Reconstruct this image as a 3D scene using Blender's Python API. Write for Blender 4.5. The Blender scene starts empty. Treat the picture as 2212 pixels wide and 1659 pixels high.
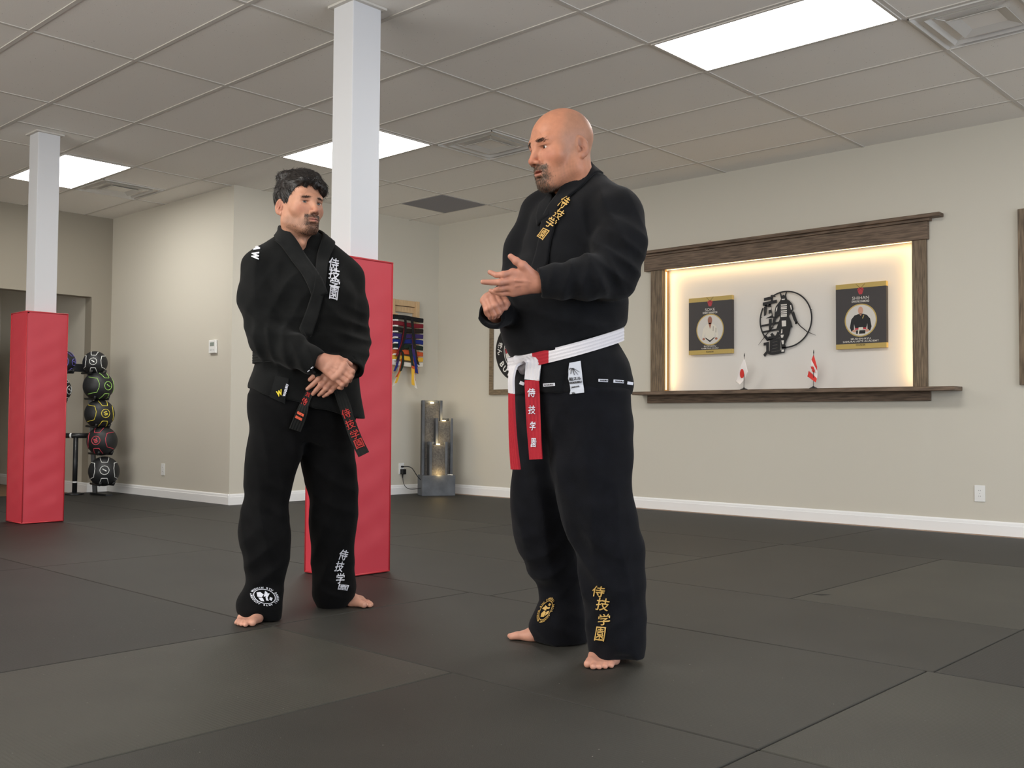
import bpy, bmesh, math, random
import numpy as np
from mathutils import Vector, Matrix, Euler
from mathutils.bvhtree import BVHTree
random.seed(7); np.random.seed(7)
C = bpy.context.scene.collection
# ---------------------------------------------------------------- camera
FPX = 2173.0
CAMZ = 0.775
M = np.array([[0.68085361, -0.73238714, 0.00688797], [-0.03166581, -0.02003947, 0.9992976], [0.73173468, 0.68059349, 0.03683558]])
cam_d = bpy.data.cameras.new('camera'); cam = bpy.data.objects.new('camera', cam_d); C.objects.link(cam)
cam_d.sensor_width = 36.0; cam_d.lens = FPX / 2212 * 36.0; cam_d.clip_end = 60
cam.matrix_world = Matrix(((M[0][0], M[1][0], -M[2][0], 0), (M[0][1], M[1][1], -M[2][1], 0), (M[0][2], M[1][2], -M[2][2], CAMZ), (0, 0, 0, 1)))
bpy.context.scene.camera = cam
def ray(px, py):
    return np.array([(px - 1106) / FPX, -(py - 829.5) / FPX, 1.0]) @ M
CAM = np.array([0, 0, CAMZ])
def P(px, py, d):                      # a point seen at this pixel, d metres deep
    return CAM + ray(px, py) * d
def onX(px, py, X): r = ray(px, py); return CAM + r * (X / r[0])
def onY(px, py, Y): r = ray(px, py); return CAM + r * (Y / r[1])
# ---------------------------------------------------------------- world, exposure
sc = bpy.context.scene
sc.view_settings.view_transform = 'Standard'; sc.view_settings.look = 'None'; sc.view_settings.gamma = 1.0
sc.view_settings.use_curve_mapping = False
sc.view_settings.exposure = 0.33
sc.cycles.use_denoising = True
sc.cycles.max_bounces = 8; sc.cycles.diffuse_bounces = 5; sc.cycles.glossy_bounces = 3
sc.cycles.sample_clamp_indirect = 6.0
w = bpy.data.worlds.new('world'); sc.world = w; w.use_nodes = True
w.node_tree.nodes['Background'].inputs[0].default_value = (0.72, 0.82, 1.0, 1); w.node_tree.nodes['Background'].inputs[1].default_value = 1.2
CEIL = 2.9125; RX = 7.52; BY = 8.11; LX = 4.96; FY = 10.51; REAR = -4.2; WX = -3.4
PANEL = 15.5
def area(name, loc, rot, sx, sy, power, col):
    l = bpy.data.lights.new(name, 'AREA'); l.shape = 'RECTANGLE'; l.size = sx; l.size_y = sy; l.energy = power; l.color = col
    o = bpy.data.objects.new(name, l); C.objects.link(o); o.location = loc; o.rotation_euler = rot; return o
# daylight through the shop windows behind the camera
area('window_daylight', (3.2, REAR + 0.25, 1.5), (math.radians(90), 0, 0), 6.6, 2.1, 150, (0.80, 0.89, 1.0))
area('side_fill_light', (WX + .2, 3.6, 1.5), (math.radians(90), 0, math.radians(-90)), 7.0, 2.1, 172, (1.0, .96, .86))  # added fill at an unseen side window, brightens posts and walls
# ---------------------------------------------------------------- materials
def lin(h):
    h = h.lstrip('#'); c = [int(h[i:i + 2], 16) / 255 for i in (0, 2, 4)]
    return tuple(x / 12.92 if x < .04045 else ((x + .055) / 1.055) ** 2.4 for x in c) + (1,)
MATS = {}
def mat(name, col, rough=.6, spec=.4, metal=0, emit=0, emitcol=None, bump=None, var=None, sheen=0, sss=0, attr=None, trans=0):
    """bump=(scale,strength[,stretch]) noise bump, var=(scale,amount) noise value variation, attr=vertex colour layer"""
    if name in MATS: return MATS[name]
    m = bpy.data.materials.new(name); m.use_nodes = True; MATS[name] = m
    nt = m.node_tree; b = nt.nodes['Principled BSDF']
    c = lin(col) if isinstance(col, str) else tuple(col) + ((1,) if len(col) == 3 else ())
    b.inputs['Base Color'].default_value = c; b.inputs['Roughness'].default_value = rough
    b.inputs['Specular IOR Level'].default_value = spec; b.inputs['Metallic'].default_value = metal
    if sheen: b.inputs['Sheen Weight'].default_value = sheen; b.inputs['Sheen Roughness'].default_value = .5
    if sss: b.inputs['Subsurface Weight'].default_value = sss; b.inputs['Subsurface Radius'].default_value = (.012, .005, .003); b.inputs['Subsurface Scale'].default_value = 1
    if trans: b.inputs['Transmission Weight'].default_value = trans
    if emit: b.inputs['Emission Color'].default_value = emitcol or c; b.inputs['Emission Strength'].default_value = emit
    tc = nt.nodes.new('ShaderNodeTexCoord')
    colsock = None
    if attr:
        a = nt.nodes.new('ShaderNodeVertexColor'); a.layer_name = attr; colsock = a.outputs[0]
    if var:
        n = nt.nodes.new('ShaderNodeTexNoise'); n.inputs['Scale'].default_value = var[0]; n.inputs['Detail'].default_value = 4
        if len(var) > 2:
            mp = nt.nodes.new('ShaderNodeMapping'); mp.inputs['Scale'].default_value = var[2]
            nt.links.new(tc.outputs['Object'], mp.inputs[0]); nt.links.new(mp.outputs[0], n.inputs[0])
        else: nt.links.new(tc.outputs['Object'], n.inputs[0])
        mr = nt.nodes.new('ShaderNodeMapRange'); mr.inputs[1].default_value = .3; mr.inputs[2].default_value = .7
        mr.inputs[3].default_value = 1 - var[1]; mr.inputs[4].default_value = 1 + var[1]
        nt.links.new(n.outputs[0], mr.inputs[0])
        mx = nt.nodes.new('ShaderNodeVectorMath'); mx.operation = 'SCALE'
        if colsock: nt.links.new(colsock, mx.inputs[0])
        else: mx.inputs[0].default_value = c[:3]
        nt.links.new(mr.outputs[0], mx.inputs['Scale']); colsock = mx.outputs[0]
    if colsock: nt.links.new(colsock, b.inputs['Base Color'])
    if bump:
        n = nt.nodes.new('ShaderNodeTexNoise'); n.inputs['Scale'].default_value = bump[0]; n.inputs['Detail'].default_value = 3
        if len(bump) > 2:
            mp = nt.nodes.new('ShaderNodeMapping'); mp.inputs['Scale'].default_value = bump[2]
            nt.links.new(tc.outputs['Object'], mp.inputs[0]); nt.links.new(mp.outputs[0], n.inputs[0])
        else: nt.links.new(tc.outputs['Object'], n.inputs[0])
        bp = nt.nodes.new('ShaderNodeBump'); bp.inputs['Strength'].default_value = bump[1]; bp.inputs['Distance'].default_value = .004
        nt.links.new(n.outputs[0], bp.inputs['Height']); nt.links.new(bp.outputs[0], b.inputs['Normal'])
    return m
# ---------------------------------------------------------------- mesh builder
class MB:
    def __init__(s): s.v = []; s.f = []
    def add(s, vs, fs):
        n = len(s.v); s.v += [tuple(float(c) for c in v) for v in vs]; s.f += [tuple(i + n for i in f) for f in fs]; return s
    def hexa(s, p):                     # 8 points: bottom ring 0-3, top ring 4-7
        return s.add(p, [(3, 2, 1, 0), (4, 5, 6, 7), (0, 1, 5, 4), (1, 2, 6, 5), (2, 3, 7, 6), (3, 0, 4, 7)])
    def box(s, lo, hi):
        (a, b, c), (d, e, f) = lo, hi
        return s.hexa([(a, b, c), (d, b, c), (d, e, c), (a, e, c), (a, b, f), (d, b, f), (d, e, f), (a, e, f)])
    def obox(s, o, X, Y, Z):            # corner origin and three edge vectors (right-handed)
        o, X, Y, Z = [np.array(t, float) for t in (o, X, Y, Z)]
        return s.hexa([o, o + X, o + X + Y, o + Y, o + Z, o + X + Z, o + X + Y + Z, o + Y + Z])
    def tube(s, pts, r, n=10, caps=True):
        pts = [np.array(p, float) for p in pts]; rr = r if hasattr(r, '__len__') else [r] * len(pts)
        vs = []; fs = []; up = None
        for i, p in enumerate(pts):
            t = pts[min(i + 1, len(pts) - 1)] - pts[max(i - 1, 0)]; t = t / (np.linalg.norm(t) + 1e-9)
            if up is None: up = np.array([0, 0, 1.]) if abs(t[2]) < .9 else np.array([1., 0, 0])
            a = np.cross(t, up); a /= np.linalg.norm(a) + 1e-9; b = np.cross(a, t); up = b
            for k in range(n):
                q = 2 * math.pi * k / n; vs.append(p + rr[i] * (math.cos(q) * a + math.sin(q) * b))
        for i in range(len(pts) - 1):
            for k in range(n): fs.append((i * n + k, i * n + (k + 1) % n, (i + 1) * n + (k + 1) % n, (i + 1) * n + k))
        if caps: fs.append(tuple(range(n - 1, -1, -1))); fs.append(tuple((len(pts) - 1) * n + k for k in range(n)))
        return s.add(vs, fs)
    def prism(s, poly, o, X, Y, Z, t):  # 2-D polygon on plane (o,X,Y) extruded t along Z
        o, X, Y, Z = [np.array(q, float) for q in (o, X, Y, Z)]; n = len(poly)
        a = [o + X * p[0] + Y * p[1] for p in poly]; b = [q + Z * t for q in a]
        return s.add(a + b, [tuple(range(n - 1, -1, -1)), tuple(range(n, 2 * n))] + [(i, (i + 1) % n, n + (i + 1) % n, n + i) for i in range(n)])
    def ring(s, o, X, Y, Z, r0, r1, t, n=64, a0=0, a1=2 * math.pi):
        o, X, Y, Z = [np.array(q, float) for q in (o, X, Y, Z)]; full = abs(a1 - a0 - 2 * math.pi) < 1e-6
        m = n if full else n + 1; vs = []
        for i in range(m):
            a = a0 + (a1 - a0) * i / n; d = X * math.cos(a) + Y * math.sin(a)
            vs += [o + d * r0, o + d * r1, o + d * r1 + Z * t, o + d * r0 + Z * t]
        fs = []
        for i in range(n):
            j = (i + 1) % m
            for k in range(4): fs.append((i * 4 + k, i * 4 + (k + 1) % 4, j * 4 + (k + 1) % 4, j * 4 + k))
        if not full: fs += [(3, 2, 1, 0), tuple(n * 4 + k for k in range(4))]
        return s.add(vs, fs)
    def lathe(s, o, prof, n=24, X=(1, 0, 0), Y=(0, 1, 0), Z=(0, 0, 1)):
        o, X, Y, Z = [np.array(q, float) for q in (o, X, Y, Z)]; vs = []; fs = []
        for r, z in prof:
            for k in range(n): q = 2 * math.pi * k / n; vs.append(o + Z * z + r * (X * math.cos(q) + Y * math.sin(q)))
        m = len(prof)
        for i in range(m - 1):
            for k in range(n): fs.append((i * n + k, i * n + (k + 1) % n, (i + 1) * n + (k + 1) % n, (i + 1) * n + k))
        fs.append(tuple(range(n - 1, -1, -1))); fs.append(tuple((m - 1) * n + k for k in range(n)))
        return s.add(vs, fs)
    def grid(s, rows, close=False):     # rows of points -> quads
        n = len(rows[0]); vs = [p for r in rows for p in r]; fs = []
        for i in range(len(rows) - 1):
            for k in range(n if close else n - 1): fs.append((i * n + k, i * n + (k + 1) % n, (i + 1) * n + (k + 1) % n, (i + 1) * n + k))
        return s.add(vs, fs)
    def build(s, name, m, parent=None, smooth=False, bevel=0, seg=2, solid=0):
        me = bpy.data.meshes.new(name); me.from_pydata(s.v, [], s.f)
        bm = bmesh.new(); bm.from_mesh(me); bmesh.ops.recalc_face_normals(bm, faces=bm.faces); bm.to_mesh(me); bm.free()
        return link(name, me, m, parent, smooth, bevel, seg, solid)
def link(name, me, m, parent=None, smooth=False, bevel=0, seg=2, solid=0):
    o = bpy.data.objects.new(name, me); C.objects.link(o)
    for q in (m if isinstance(m, list) else [m]): me.materials.append(q)
    if smooth: me.polygons.foreach_set('use_smooth', [True] * len(me.polygons))
    if solid: d = o.modifiers.new('thickness', 'SOLIDIFY'); d.thickness = solid; d.offset = 1
    if bevel: d = o.modifiers.new('edges', 'BEVEL'); d.width = bevel; d.segments = seg; d.limit_method = 'ANGLE'
    if parent is not None: attach(o, parent)
    return o
def attach(o, parent):
    o.parent = parent
    o.matrix_parent_inverse = Matrix.Translation(-Vector(parent['_w'])) if parent.get('_w') else Matrix.Identity(4)
def tag(o, label, cat, group=None, kind=None):
    o['label'] = label; o['category'] = cat
    if group: o['group'] = group
    if kind: o['kind'] = kind
    return o
def thing(name, label, cat, loc=(0, 0, 0), group=None):
    o = bpy.data.objects.new(name, None); C.objects.link(o); o.empty_display_size = .05
    o.location = [float(c) for c in loc]; o['_w'] = [float(c) for c in loc]
    return tag(o, label, cat, group)
def struct(o): o['kind'] = 'structure'; return o
def textmesh(body, bold=0.0, res=3, shear=0.0, fine=0):
    cu = bpy.data.curves.new('t', 'FONT'); cu.body = body; cu.align_x = 'CENTER'; cu.align_y = 'CENTER'; cu.offset = bold; cu.resolution_u = res; cu.shear = shear
    o = bpy.data.objects.new('t', cu); C.objects.link(o)
    dg = bpy.context.evaluated_depsgraph_get(); me = bpy.data.meshes.new_from_object(o.evaluated_get(dg))
    bm = bmesh.new(); bm.from_mesh(me); bmesh.ops.triangulate(bm, faces=bm.faces)
    for _ in range(3 if fine else 0):
        lo_ = [e for e in bm.edges if e.calc_length() > fine]
        if not lo_: break
        bmesh.ops.subdivide_edges(bm, edges=lo_, cuts=1); bmesh.ops.triangulate(bm, faces=bm.faces)
    v = np.array([x.co[:2] for x in bm.verts]).reshape(-1, 2); f = [tuple(q.index for q in t.verts) for t in bm.faces]
    bm.free(); bpy.data.objects.remove(o); bpy.data.meshes.remove(me); bpy.data.curves.remove(cu)
    if len(v):
        lo, hi = v.min(0), v.max(0); v = v - (lo + hi) / 2
    return v, f
def flat_text(name, body, o, X, Y, Z, wid, hei, m, parent, bold=0.01, lift=.001, shear=0.0):
    """lettering of the given width and height lying on plane (o,X,Y), lifted along Z"""
    v, f = textmesh(body, bold, shear=shear); o, X, Y, Z = [np.array(q, float) for q in (o, X, Y, Z)]
    s = v.max(0) - v.min(0); v = v / s * np.array([wid or hei * s[0] / s[1], hei or wid * s[1] / s[0]])
    mb = MB(); mb.add([o + X * p[0] + Y * p[1] + Z * lift for p in v], f)
    me = bpy.data.meshes.new(name); me.from_pydata(mb.v, [], mb.f); ob = link(name, me, m, parent); return ob
# ================================================================ THE ROOM
M_wall = mat('greige_paint', '#cbc6b9', .62, .3, bump=(220, .05))
M_ceil = mat('ceiling_tile', '#efece6', .9, .2, bump=(160, .15))
M_tbar = mat('tbar_white', '#d0ccc5', .6, .3)
M_white = mat('trim_white', '#ededec', .4, .4)
M_post = mat('post_paint', '#dcdde0', .5, .35)
M_wood_floor = mat('plank_floor', '#8a6a4d', .5, .4, var=(5, .3, (1, 14, 1)))
M_dark = mat('dark_gap', '#1b1a19', .9, .1)
def box(name, lo, hi, m, parent=None, bevel=0): return MB().box(lo, hi).build(name, m, parent, bevel=bevel)
struct(MB().box((WX, REAR, -.12), (RX + .3, 13.2, -.035)).build('floor', M_wood_floor))
# ceiling: openings where the panels and vents sit are simply covered by them
GX, GY = 5.2559, 2.0657
def gx(j): return GX + .61 * j
def gy(i): return GY + 1.22 * i
# speckled acoustic tiles
nt = M_ceil.node_tree; b = nt.nodes['Principled BSDF']; tc = nt.nodes.new('ShaderNodeTexCoord')
vo = nt.nodes.new('ShaderNodeTexVoronoi'); vo.inputs['Scale'].default_value = 38; nt.links.new(tc.outputs['Object'], vo.inputs['Vector'])
n2 = nt.nodes.new('ShaderNodeTexNoise'); n2.inputs['Scale'].default_value = 9; nt.links.new(tc.outputs['Object'], n2.inputs['Vector'])
mu = nt.nodes.new('ShaderNodeMath'); mu.operation = 'MULTIPLY_ADD'; mu.inputs[1].default_value = -.16; mu.inputs[2].default_value = .145; nt.links.new(n2.outputs[0], mu.inputs[0])
lt = nt.nodes.new('ShaderNodeMath'); lt.operation = 'LESS_THAN'; nt.links.new(vo.outputs['Distance'], lt.inputs[0]); nt.links.new(mu.outputs[0], lt.inputs[1])
mx = nt.nodes.new('ShaderNodeMix'); mx.data_type = 'RGBA'; mx.inputs[6].default_value = lin('#efece6'); mx.inputs[7].default_value = lin('#a5a19b')
nt.links.new(lt.outputs[0], mx.inputs[0]); nt.links.new(mx.outputs[2], b.inputs['Base Color'])
struct(MB().box((WX, REAR, CEIL + .012), (RX + .3, 13.2, CEIL + .12)).build('ceiling', M_ceil))
mb = MB()
xs = [gx(j) for j in range(-15, 4)]; ys = [gy(i) for i in range(-6, 8)]
for x in xs: mb.box((x - .012, REAR, CEIL + .007), (x + .012, BY if x > LX else FY, CEIL + .014))
for y in ys:
    mb.box((WX, y - .012, CEIL + .0075), (RX if y < BY else LX, y + .012, CEIL + .014))
for x0, x1, y in ((gx(0), gx(1), gy(-.5)), (gx(0), gx(1), gy(2.5)), (gx(2), gx(3), gy(4.5)), (gx(-4), gx(-3), gy(4.5)), (gx(-2), gx(-1), gy(5.5))):
    mb.box((x0, y - .012, CEIL + .0075), (x1, y + .012, CEIL + .014))
struct(mb.build('trim_1', M_tbar))
NY0, NY1, NZ0, NZ1, ND = 2.904, 5.137, 1.045, 2.145, .08    # recessed display niche
mb = MB()
mb.box((RX, REAR, -.1), (RX + .2, NY0, CEIL + .1)); mb.box((RX, NY1, -.1), (RX + .2, BY + .2, CEIL + .1))
mb.box((RX, NY0, -.1), (RX + .2, NY1, NZ0)); mb.box((RX, NY0, NZ1), (RX + .2, NY1, CEIL + .1)); mb.box((RX + ND, NY0, NZ0), (RX + .2, NY1, NZ1))
struct(mb.build('wall_right', M_wall))
struct(box('wall_back', (LX, BY, -.1), (RX, BY + .2, CEIL + .1), M_wall))
struct(box('wall_left', (LX, BY + .2, -.1), (LX + .2, FY + .15, CEIL + .1), M_wall))
OX1, OX0, OZ = 4.745, 1.6, 2.06
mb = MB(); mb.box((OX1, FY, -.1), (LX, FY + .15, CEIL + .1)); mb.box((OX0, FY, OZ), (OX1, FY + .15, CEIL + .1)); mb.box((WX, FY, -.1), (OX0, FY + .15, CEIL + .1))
struct(mb.build('wall_far', mat('greige_paint_shaded', '#968f81', .65, .3, bump=(220, .05))))  # the far wall's shade is put into a darker base colour
mb = MB(); mb.box((OX1, FY + .15, -.1), (OX1 + .15, 13.0, 2.6)); mb.box((OX0 - .15, FY + .15, -.1), (OX0, 13.0, 2.6)); mb.box((OX0 - .15, 13.0, -.1), (OX1 + .15, 13.15, 2.6))
mb.box((OX0 - .15, FY + .15, 2.5), (OX1 + .15, 13.15, 2.6)); struct(mb.build('wall_alcove', M_wall))
mb = MB()
for lo, hi in (((REAR, -.1), (.1, CEIL + .1)), ((7.1, -.1), (FY + .15, CEIL + .1)), ((.1, -.1), (7.1, .4)), ((.1, 2.6), (7.1, CEIL + .1))): mb.box((WX - .2, lo[0], lo[1]), (WX, hi[0], hi[1]))
struct(mb.build('wall_side', M_wall))
mb = MB()
for y in (.1, 2.4, 4.7, 7.02): mb.box((WX - .12, y, .4), (WX - .02, y + .08, 2.6))
for z in (.4, 2.52): mb.box((WX - .12, .1, z), (WX - .02, 7.1, z + .08))
struct(mb.build('added_side_window', mat('window_frame', '#2c2c2e', .4)))  # unseen side window, added along with its fill light
mb = MB()
for lo, hi in (((WX - .2, -.1), (-.2, CEIL + .1)), ((6.6, -.1), (RX + .2, CEIL + .1)), ((-.2, -.1), (6.6, .4)), ((-.2, 2.6), (6.6, CEIL + .1))):
    mb.box((lo[0], REAR - .2, lo[1]), (hi[0], REAR, hi[1]))
struct(mb.build('wall_rear', M_wall))
mb = MB()
for x in (-.2, 2.03, 4.3, 6.52): mb.box((x, REAR - .12, .4), (x + .08, REAR - .02, 2.6))
for z in (.4, 2.52): mb.box((-.2, REAR - .12, z), (6.6, REAR - .02, z + .08))
struct(mb.build('window_1', mat('window_frame', '#2c2c2e', .4)))
# baseboards with a stepped cap, wood floor strip left open under the one on the display wall
def baseboard(name, p0, p1, nrm, z0=-.03, h=.095):
    p0, p1, n = [np.array(q + (0,), float) for q in (p0, p1, nrm)]
    prof = [(0, z0), (.016, z0), (.016, h * .70), (.013, h * .74), (.011, h * .9), (.006, h), (0, h)]
    rows = [[p0 + n * a + np.array([0, 0, z]) for a, z in prof], [p1 + n * a + np.array([0, 0, z]) for a, z in prof]]
    m = MB().grid(rows, True); k = len(prof); m.f += [tuple(range(k)), tuple(range(2 * k - 1, k - 1, -1))]
    return struct(m.build(name, M_white))
baseboard('baseboard_right', (RX, REAR), (RX, BY), (-1, 0)); baseboard('baseboard_back', (LX - .0152, BY), (RX, BY), (0, -1))
baseboard('baseboard_left', (LX, BY - .0168), (LX, FY), (-1, 0)); baseboard('baseboard_far', (OX1 - .0152, FY), (LX, FY), (0, -1))
baseboard('baseboard_alcove', (OX1, FY - .0168), (OX1, 13.0), (-1, 0)); baseboard('baseboard_side', (WX, REAR), (WX, FY), (1, 0))
struct(MB().box((7.405, -1, -.034), (RX - .017, BY - .02, -.003)).build('trim_2', M_wood_floor))
# ---------------------------------------------------------------- rubber mats
def rubber(name, col, axis, ribs):
    m = mat(name, col, .55, .30, var=(3.0, .10)); nt = m.node_tree; b = nt.nodes['Principled BSDF']; tc = nt.nodes.new('ShaderNodeTexCoord')
    n = nt.nodes.new('ShaderNodeTexNoise'); n.inputs['Scale'].default_value = 420; n.inputs['Detail'].default_value = 2; nt.links.new(tc.outputs['Object'], n.inputs['Vector'])
    wv = nt.nodes.new('ShaderNodeTexWave'); wv.bands_direction = axis; wv.inputs['Scale'].default_value = 26; wv.inputs['Distortion'].default_value = .6; nt.links.new(tc.outputs['Object'], wv.inputs['Vector'])
    ad = nt.nodes.new('ShaderNodeMath'); ad.operation = 'MULTIPLY_ADD'; ad.inputs[1].default_value = ribs; nt.links.new(wv.outputs[0], ad.inputs[0]); nt.links.new(n.outputs[0], ad.inputs[2])
    bp = nt.nodes.new('ShaderNodeBump'); bp.inputs['Strength'].default_value = .35; bp.inputs['Distance'].default_value = .003
    nt.links.new(ad.outputs[0], bp.inputs['Height']); nt.links.new(bp.outputs[0], b.inputs['Normal'])
    # pale scuffs and lint
    vo = nt.nodes.new('ShaderNodeTexNoise'); vo.inputs['Scale'].default_value = 95; vo.inputs['Detail'].default_value = 1; nt.links.new(tc.outputs['Object'], vo.inputs['Vector'])
    gt = nt.nodes.new('ShaderNodeMapRange'); gt.inputs[1].default_value = .785; gt.inputs[2].default_value = .82; nt.links.new(vo.outputs[0], gt.inputs[0])
    src = b.inputs['Base Color'].links[0].from_socket
    mx = nt.nodes.new('ShaderNodeMix'); mx.data_type = 'RGBA'; mx.inputs[7].default_value = (.30, .29, .27, 1); nt.links.new(gt.outputs[0], mx.inputs[0]); nt.links.new(src, mx.inputs[6]); nt.links.new(mx.outputs[2], b.inputs['Base Color'])
    return m
RB = [rubber('rubber_dark', '#2c2b28', 'Y', .25), rubber('rubber_mid', '#32312d', 'X', .12), rubber('rubber_light', '#3c3b35', 'X', .45)]  # base tones stand in for how each mat's ribs catch the light
MATS_ = [  # x0,x1,y0,y1,shade,label
 (-1.2, 2.2, 3.28, 5.45, 0, 'dark ribbed rubber mat between the paler mat and the padded post nearer the ball rack'),
 (-1.2, 2.2, 2.29, 3.28, 2, 'paler rubber mat whose far edge points at the standing dark-haired man\'s front foot'),
 (-1.2, 2.2, 1.23, 2.29, 1, 'rubber mat beyond the nearest cross seam, in front of the two men'),
 (-1.2, 2.2, -1.0, 1.23, 1, 'black rubber mat closest to the camera, cut by the lower picture edge'),
 (-1.2, 2.2, 5.45, 7.62, 0, 'dark rubber mat on the camera side of the padded post nearer the ball rack'),
 (-1.2, 2.2, 7.62, 10.45, 0, 'dark rubber mat stretching to the wide opening with the cubby shelf'),
 (2.2, 3.27, 1.23, 3.30, 1, 'black rubber mat both men stand over, below the bald man\'s shadow'),
 (2.2, 3.27, -1.0, 1.23, 2, 'finely ribbed rubber mat with a tapering corner beside the longest seam crossing'),
 (2.2, 3.27, 3.30, 5.45, 1, 'rubber mat behind the dark-haired man and under the nearer padded post'),
 (2.2, 3.27, 5.45, 7.62, 1, 'rubber mat halfway between the two red padded posts'),
 (2.2, 3.27, 7.62, 10.45, 0, 'dark rubber mat under the padded post nearer the ball rack'),
 (3.27, 4.17, 1.21, 3.17, 1, 'rubber mat just behind the bald man, below the flags'),
 (3.27, 4.17, -1.0, 1.21, 0, 'dark rubber mat with its corner at the wide open seam crossing'),
 (3.27, 4.17, 3.17, 5.22, 1, 'rubber mat between the nearer padded post and the bald man'),
 (3.27, 4.17, 5.22, 7.62, 1, 'rubber mat seen between the dark-haired man\'s legs'),
 (3.27, 4.17, 7.62, 10.45, 0, 'dark rubber mat one row out from the projecting wall with the thermostat'),
 (4.17, 6.0, 1.21, 2.17, 2, 'pale ribbed rubber mat in front of the white socket wall'),
 (4.17, 6.0, 2.17, 3.17, 1, 'rubber mat with a dark scuff line on its edge, below the portraits'),
 (4.17, 6.0, -1.0, 1.21, 0, 'dark rubber mat cut by the picture edge below the white socket'),
 (4.17, 5.08, 3.17, 5.22, 1, 'narrow rubber mat behind the bald man\'s knees'),
 (5.08, 6.0, 3.17, 5.22, 0, 'narrow rubber mat one row out from the niche wall'),
 (6.0, 7.43, 1.0, 3.12, 0, 'rubber mat lying along the baseboard under the socket'),
 (6.0, 7.43, 3.12, 5.22, 0, 'rubber mat lying along the baseboard under the niche shelf'),
 (6.0, 7.43, -1.0, 1.0, 0, 'rubber mat along the baseboard past the picture edge'),
 (4.17, 4.98, 8.166, 10.45, 0, 'dark rubber mat along the pale projecting wall, below the thermostat'),
 (4.17, 5.56, 5.22, 8.06, 1, 'rubber mat reaching the pale corner of the projecting wall'),
 (5.56, 7.43, 5.22, 8.06, 0, 'dark rubber mat in the corner under the stone fountain'),
]
FS = .9873
for x0, x1, y0, y1, k, lab in MATS_:
    x0, x1, y0, y1 = x0 * FS, (7.40 if x1 > 7 else 4.942 if x1 == 4.98 else x1 * FS), y0 * FS, (y1 * FS if y1 < 8 else y1)
    g = .0022
    o = MB().box((x0 + g, y0 + g, -.034), (x1 - g, y1 - g, 0)).build('rubber_mat', RB[k], bevel=.004)
    tag(o, lab, 'mat', 'black rubber floor mats')
# ---------------------------------------------------------------- ceiling fittings
M_panel = mat('led_diffuser', '#ffffff', .5, 0, emit=PANEL, emitcol=(1.0, .975, .93, 1))
def ceiling_light(i, j, lab):
    x0, x1, y0, y1 = gx(j), gx(j + 1), gy(i), gy(i + 1); c = ((x0 + x1) / 2, (y0 + y1) / 2, CEIL)
    t = thing('ceiling_light', lab, 'light', c, 'flat ceiling light panels')
    box('diffuser', (x0 + .026, y0 + .026, CEIL + .003), (x1 - .026, y1 - .026, CEIL + .010), M_panel, t)
    m = MB()
    for a, bb in (((x0 + .012, y0 + .012), (x0 + .028, y1 - .012)), ((x1 - .028, y0 + .012), (x1 - .012, y1 - .012)), ((x0 + .028, y0 + .012), (x1 - .028, y0 + .028)), ((x0 + .028, y1 - .028), (x1 - .028, y1 - .012))):
        m.box(a + (CEIL + .001,), bb + (CEIL + .012,))
    m.build('frame', M_tbar, t)
ceiling_light(0, -1, 'largest lit ceiling panel, nearest, beside the square air vent at the picture edge')
ceiling_light(3, -1, 'lit ceiling panel half hidden behind the nearer white post')
ceiling_light(5, -3, 'lit ceiling panel half hidden behind the farther white post')
ceiling_light(-3, -1, 'lit ceiling panel behind the camera, nearer the niche wall')
for i in (-3, 0, 3): ceiling_light(i, -8, 'lit ceiling panel over the unseen side of the room, row %s' % {-3: 'by the windows', 0: 'beside the camera', 3: 'level with the far posts'}[i])
M_vent = mat('vent_enamel', '#cfcdc8', .45, .4); M_duct = mat('duct_metal', '#6c6d70', .45, .4, metal=.6)
def ceiling_vent(x0, y0, lab):
    c = (x0 + .305, y0 + .305, CEIL); t = thing('ceiling_vent', lab, 'vent', c, 'square ceiling air vents')
    def frus(h0, z0, h1, z1, name, m, th=.004):    # square funnel ring
        cx, cy = c[0], c[1]; r = []
        for h, z in ((h0, z0), (h1, z1), (h1 - th, z1 + th * .6), (h0 - th, z0 + th * .6)):
            r.append([(cx - h, cy - h, z), (cx + h, cy - h, z), (cx + h, cy + h, z), (cx - h, cy + h, z)])
        return MB().grid([list(q) for q in r] + [r[0]], True).build(name, m, t)
    frus(.290, CEIL, .235, CEIL + .055, 'outer_cone', M_vent); frus(.232, CEIL - .004, .165, CEIL + .045, 'middle_cone', M_vent)
    r = .150; z = CEIL - .006; cx, cy = c[0], c[1]
    MB().add([(cx - r, cy - r, z), (cx + r, cy - r, z), (cx + r, cy + r, z), (cx - r, cy + r, z), (cx, cy, z + .045)], [(0, 1, 4), (1, 2, 4), (2, 3, 4), (3, 0, 4)]).build('centre_plate', M_vent, t, solid=.002)
    MB().lathe((cx, cy, CEIL + .056), [(.10, 0), (.10, .006)], 28).build('duct_mouth', M_dark, t)
    m = MB()
    for a, bb in ((-.29, -.295), (.285, -.295)): m.box((cx + a, cy + bb, CEIL - .001), (cx + a + .006, cy + .295, CEIL + .008))
    for a in (-.295, .289): m.box((cx - .29, cy + a, CEIL - .001), (cx + .29, cy + a + .006, CEIL + .008))
    m.build('frame', M_vent, t)
    box('duct_box', (x0 + .012, y0 + .012, CEIL + .058), (x0 + .598, y0 + .598, CEIL + .068), M_duct, t)
    for sx, sy in ((1, 1), (-1, 1), (1, -1), (-1, -1)):
        MB().tube([(cx + sx * .15, cy + sy * .15, CEIL), (cx + sx * .262, cy + sy * .262, CEIL + .03)], .002, 6).build('strut', M_vent, t)
ceiling_vent(gx(0), gy(-.5), 'square white ceiling vent touching the largest light panel, at the picture edge')
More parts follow.
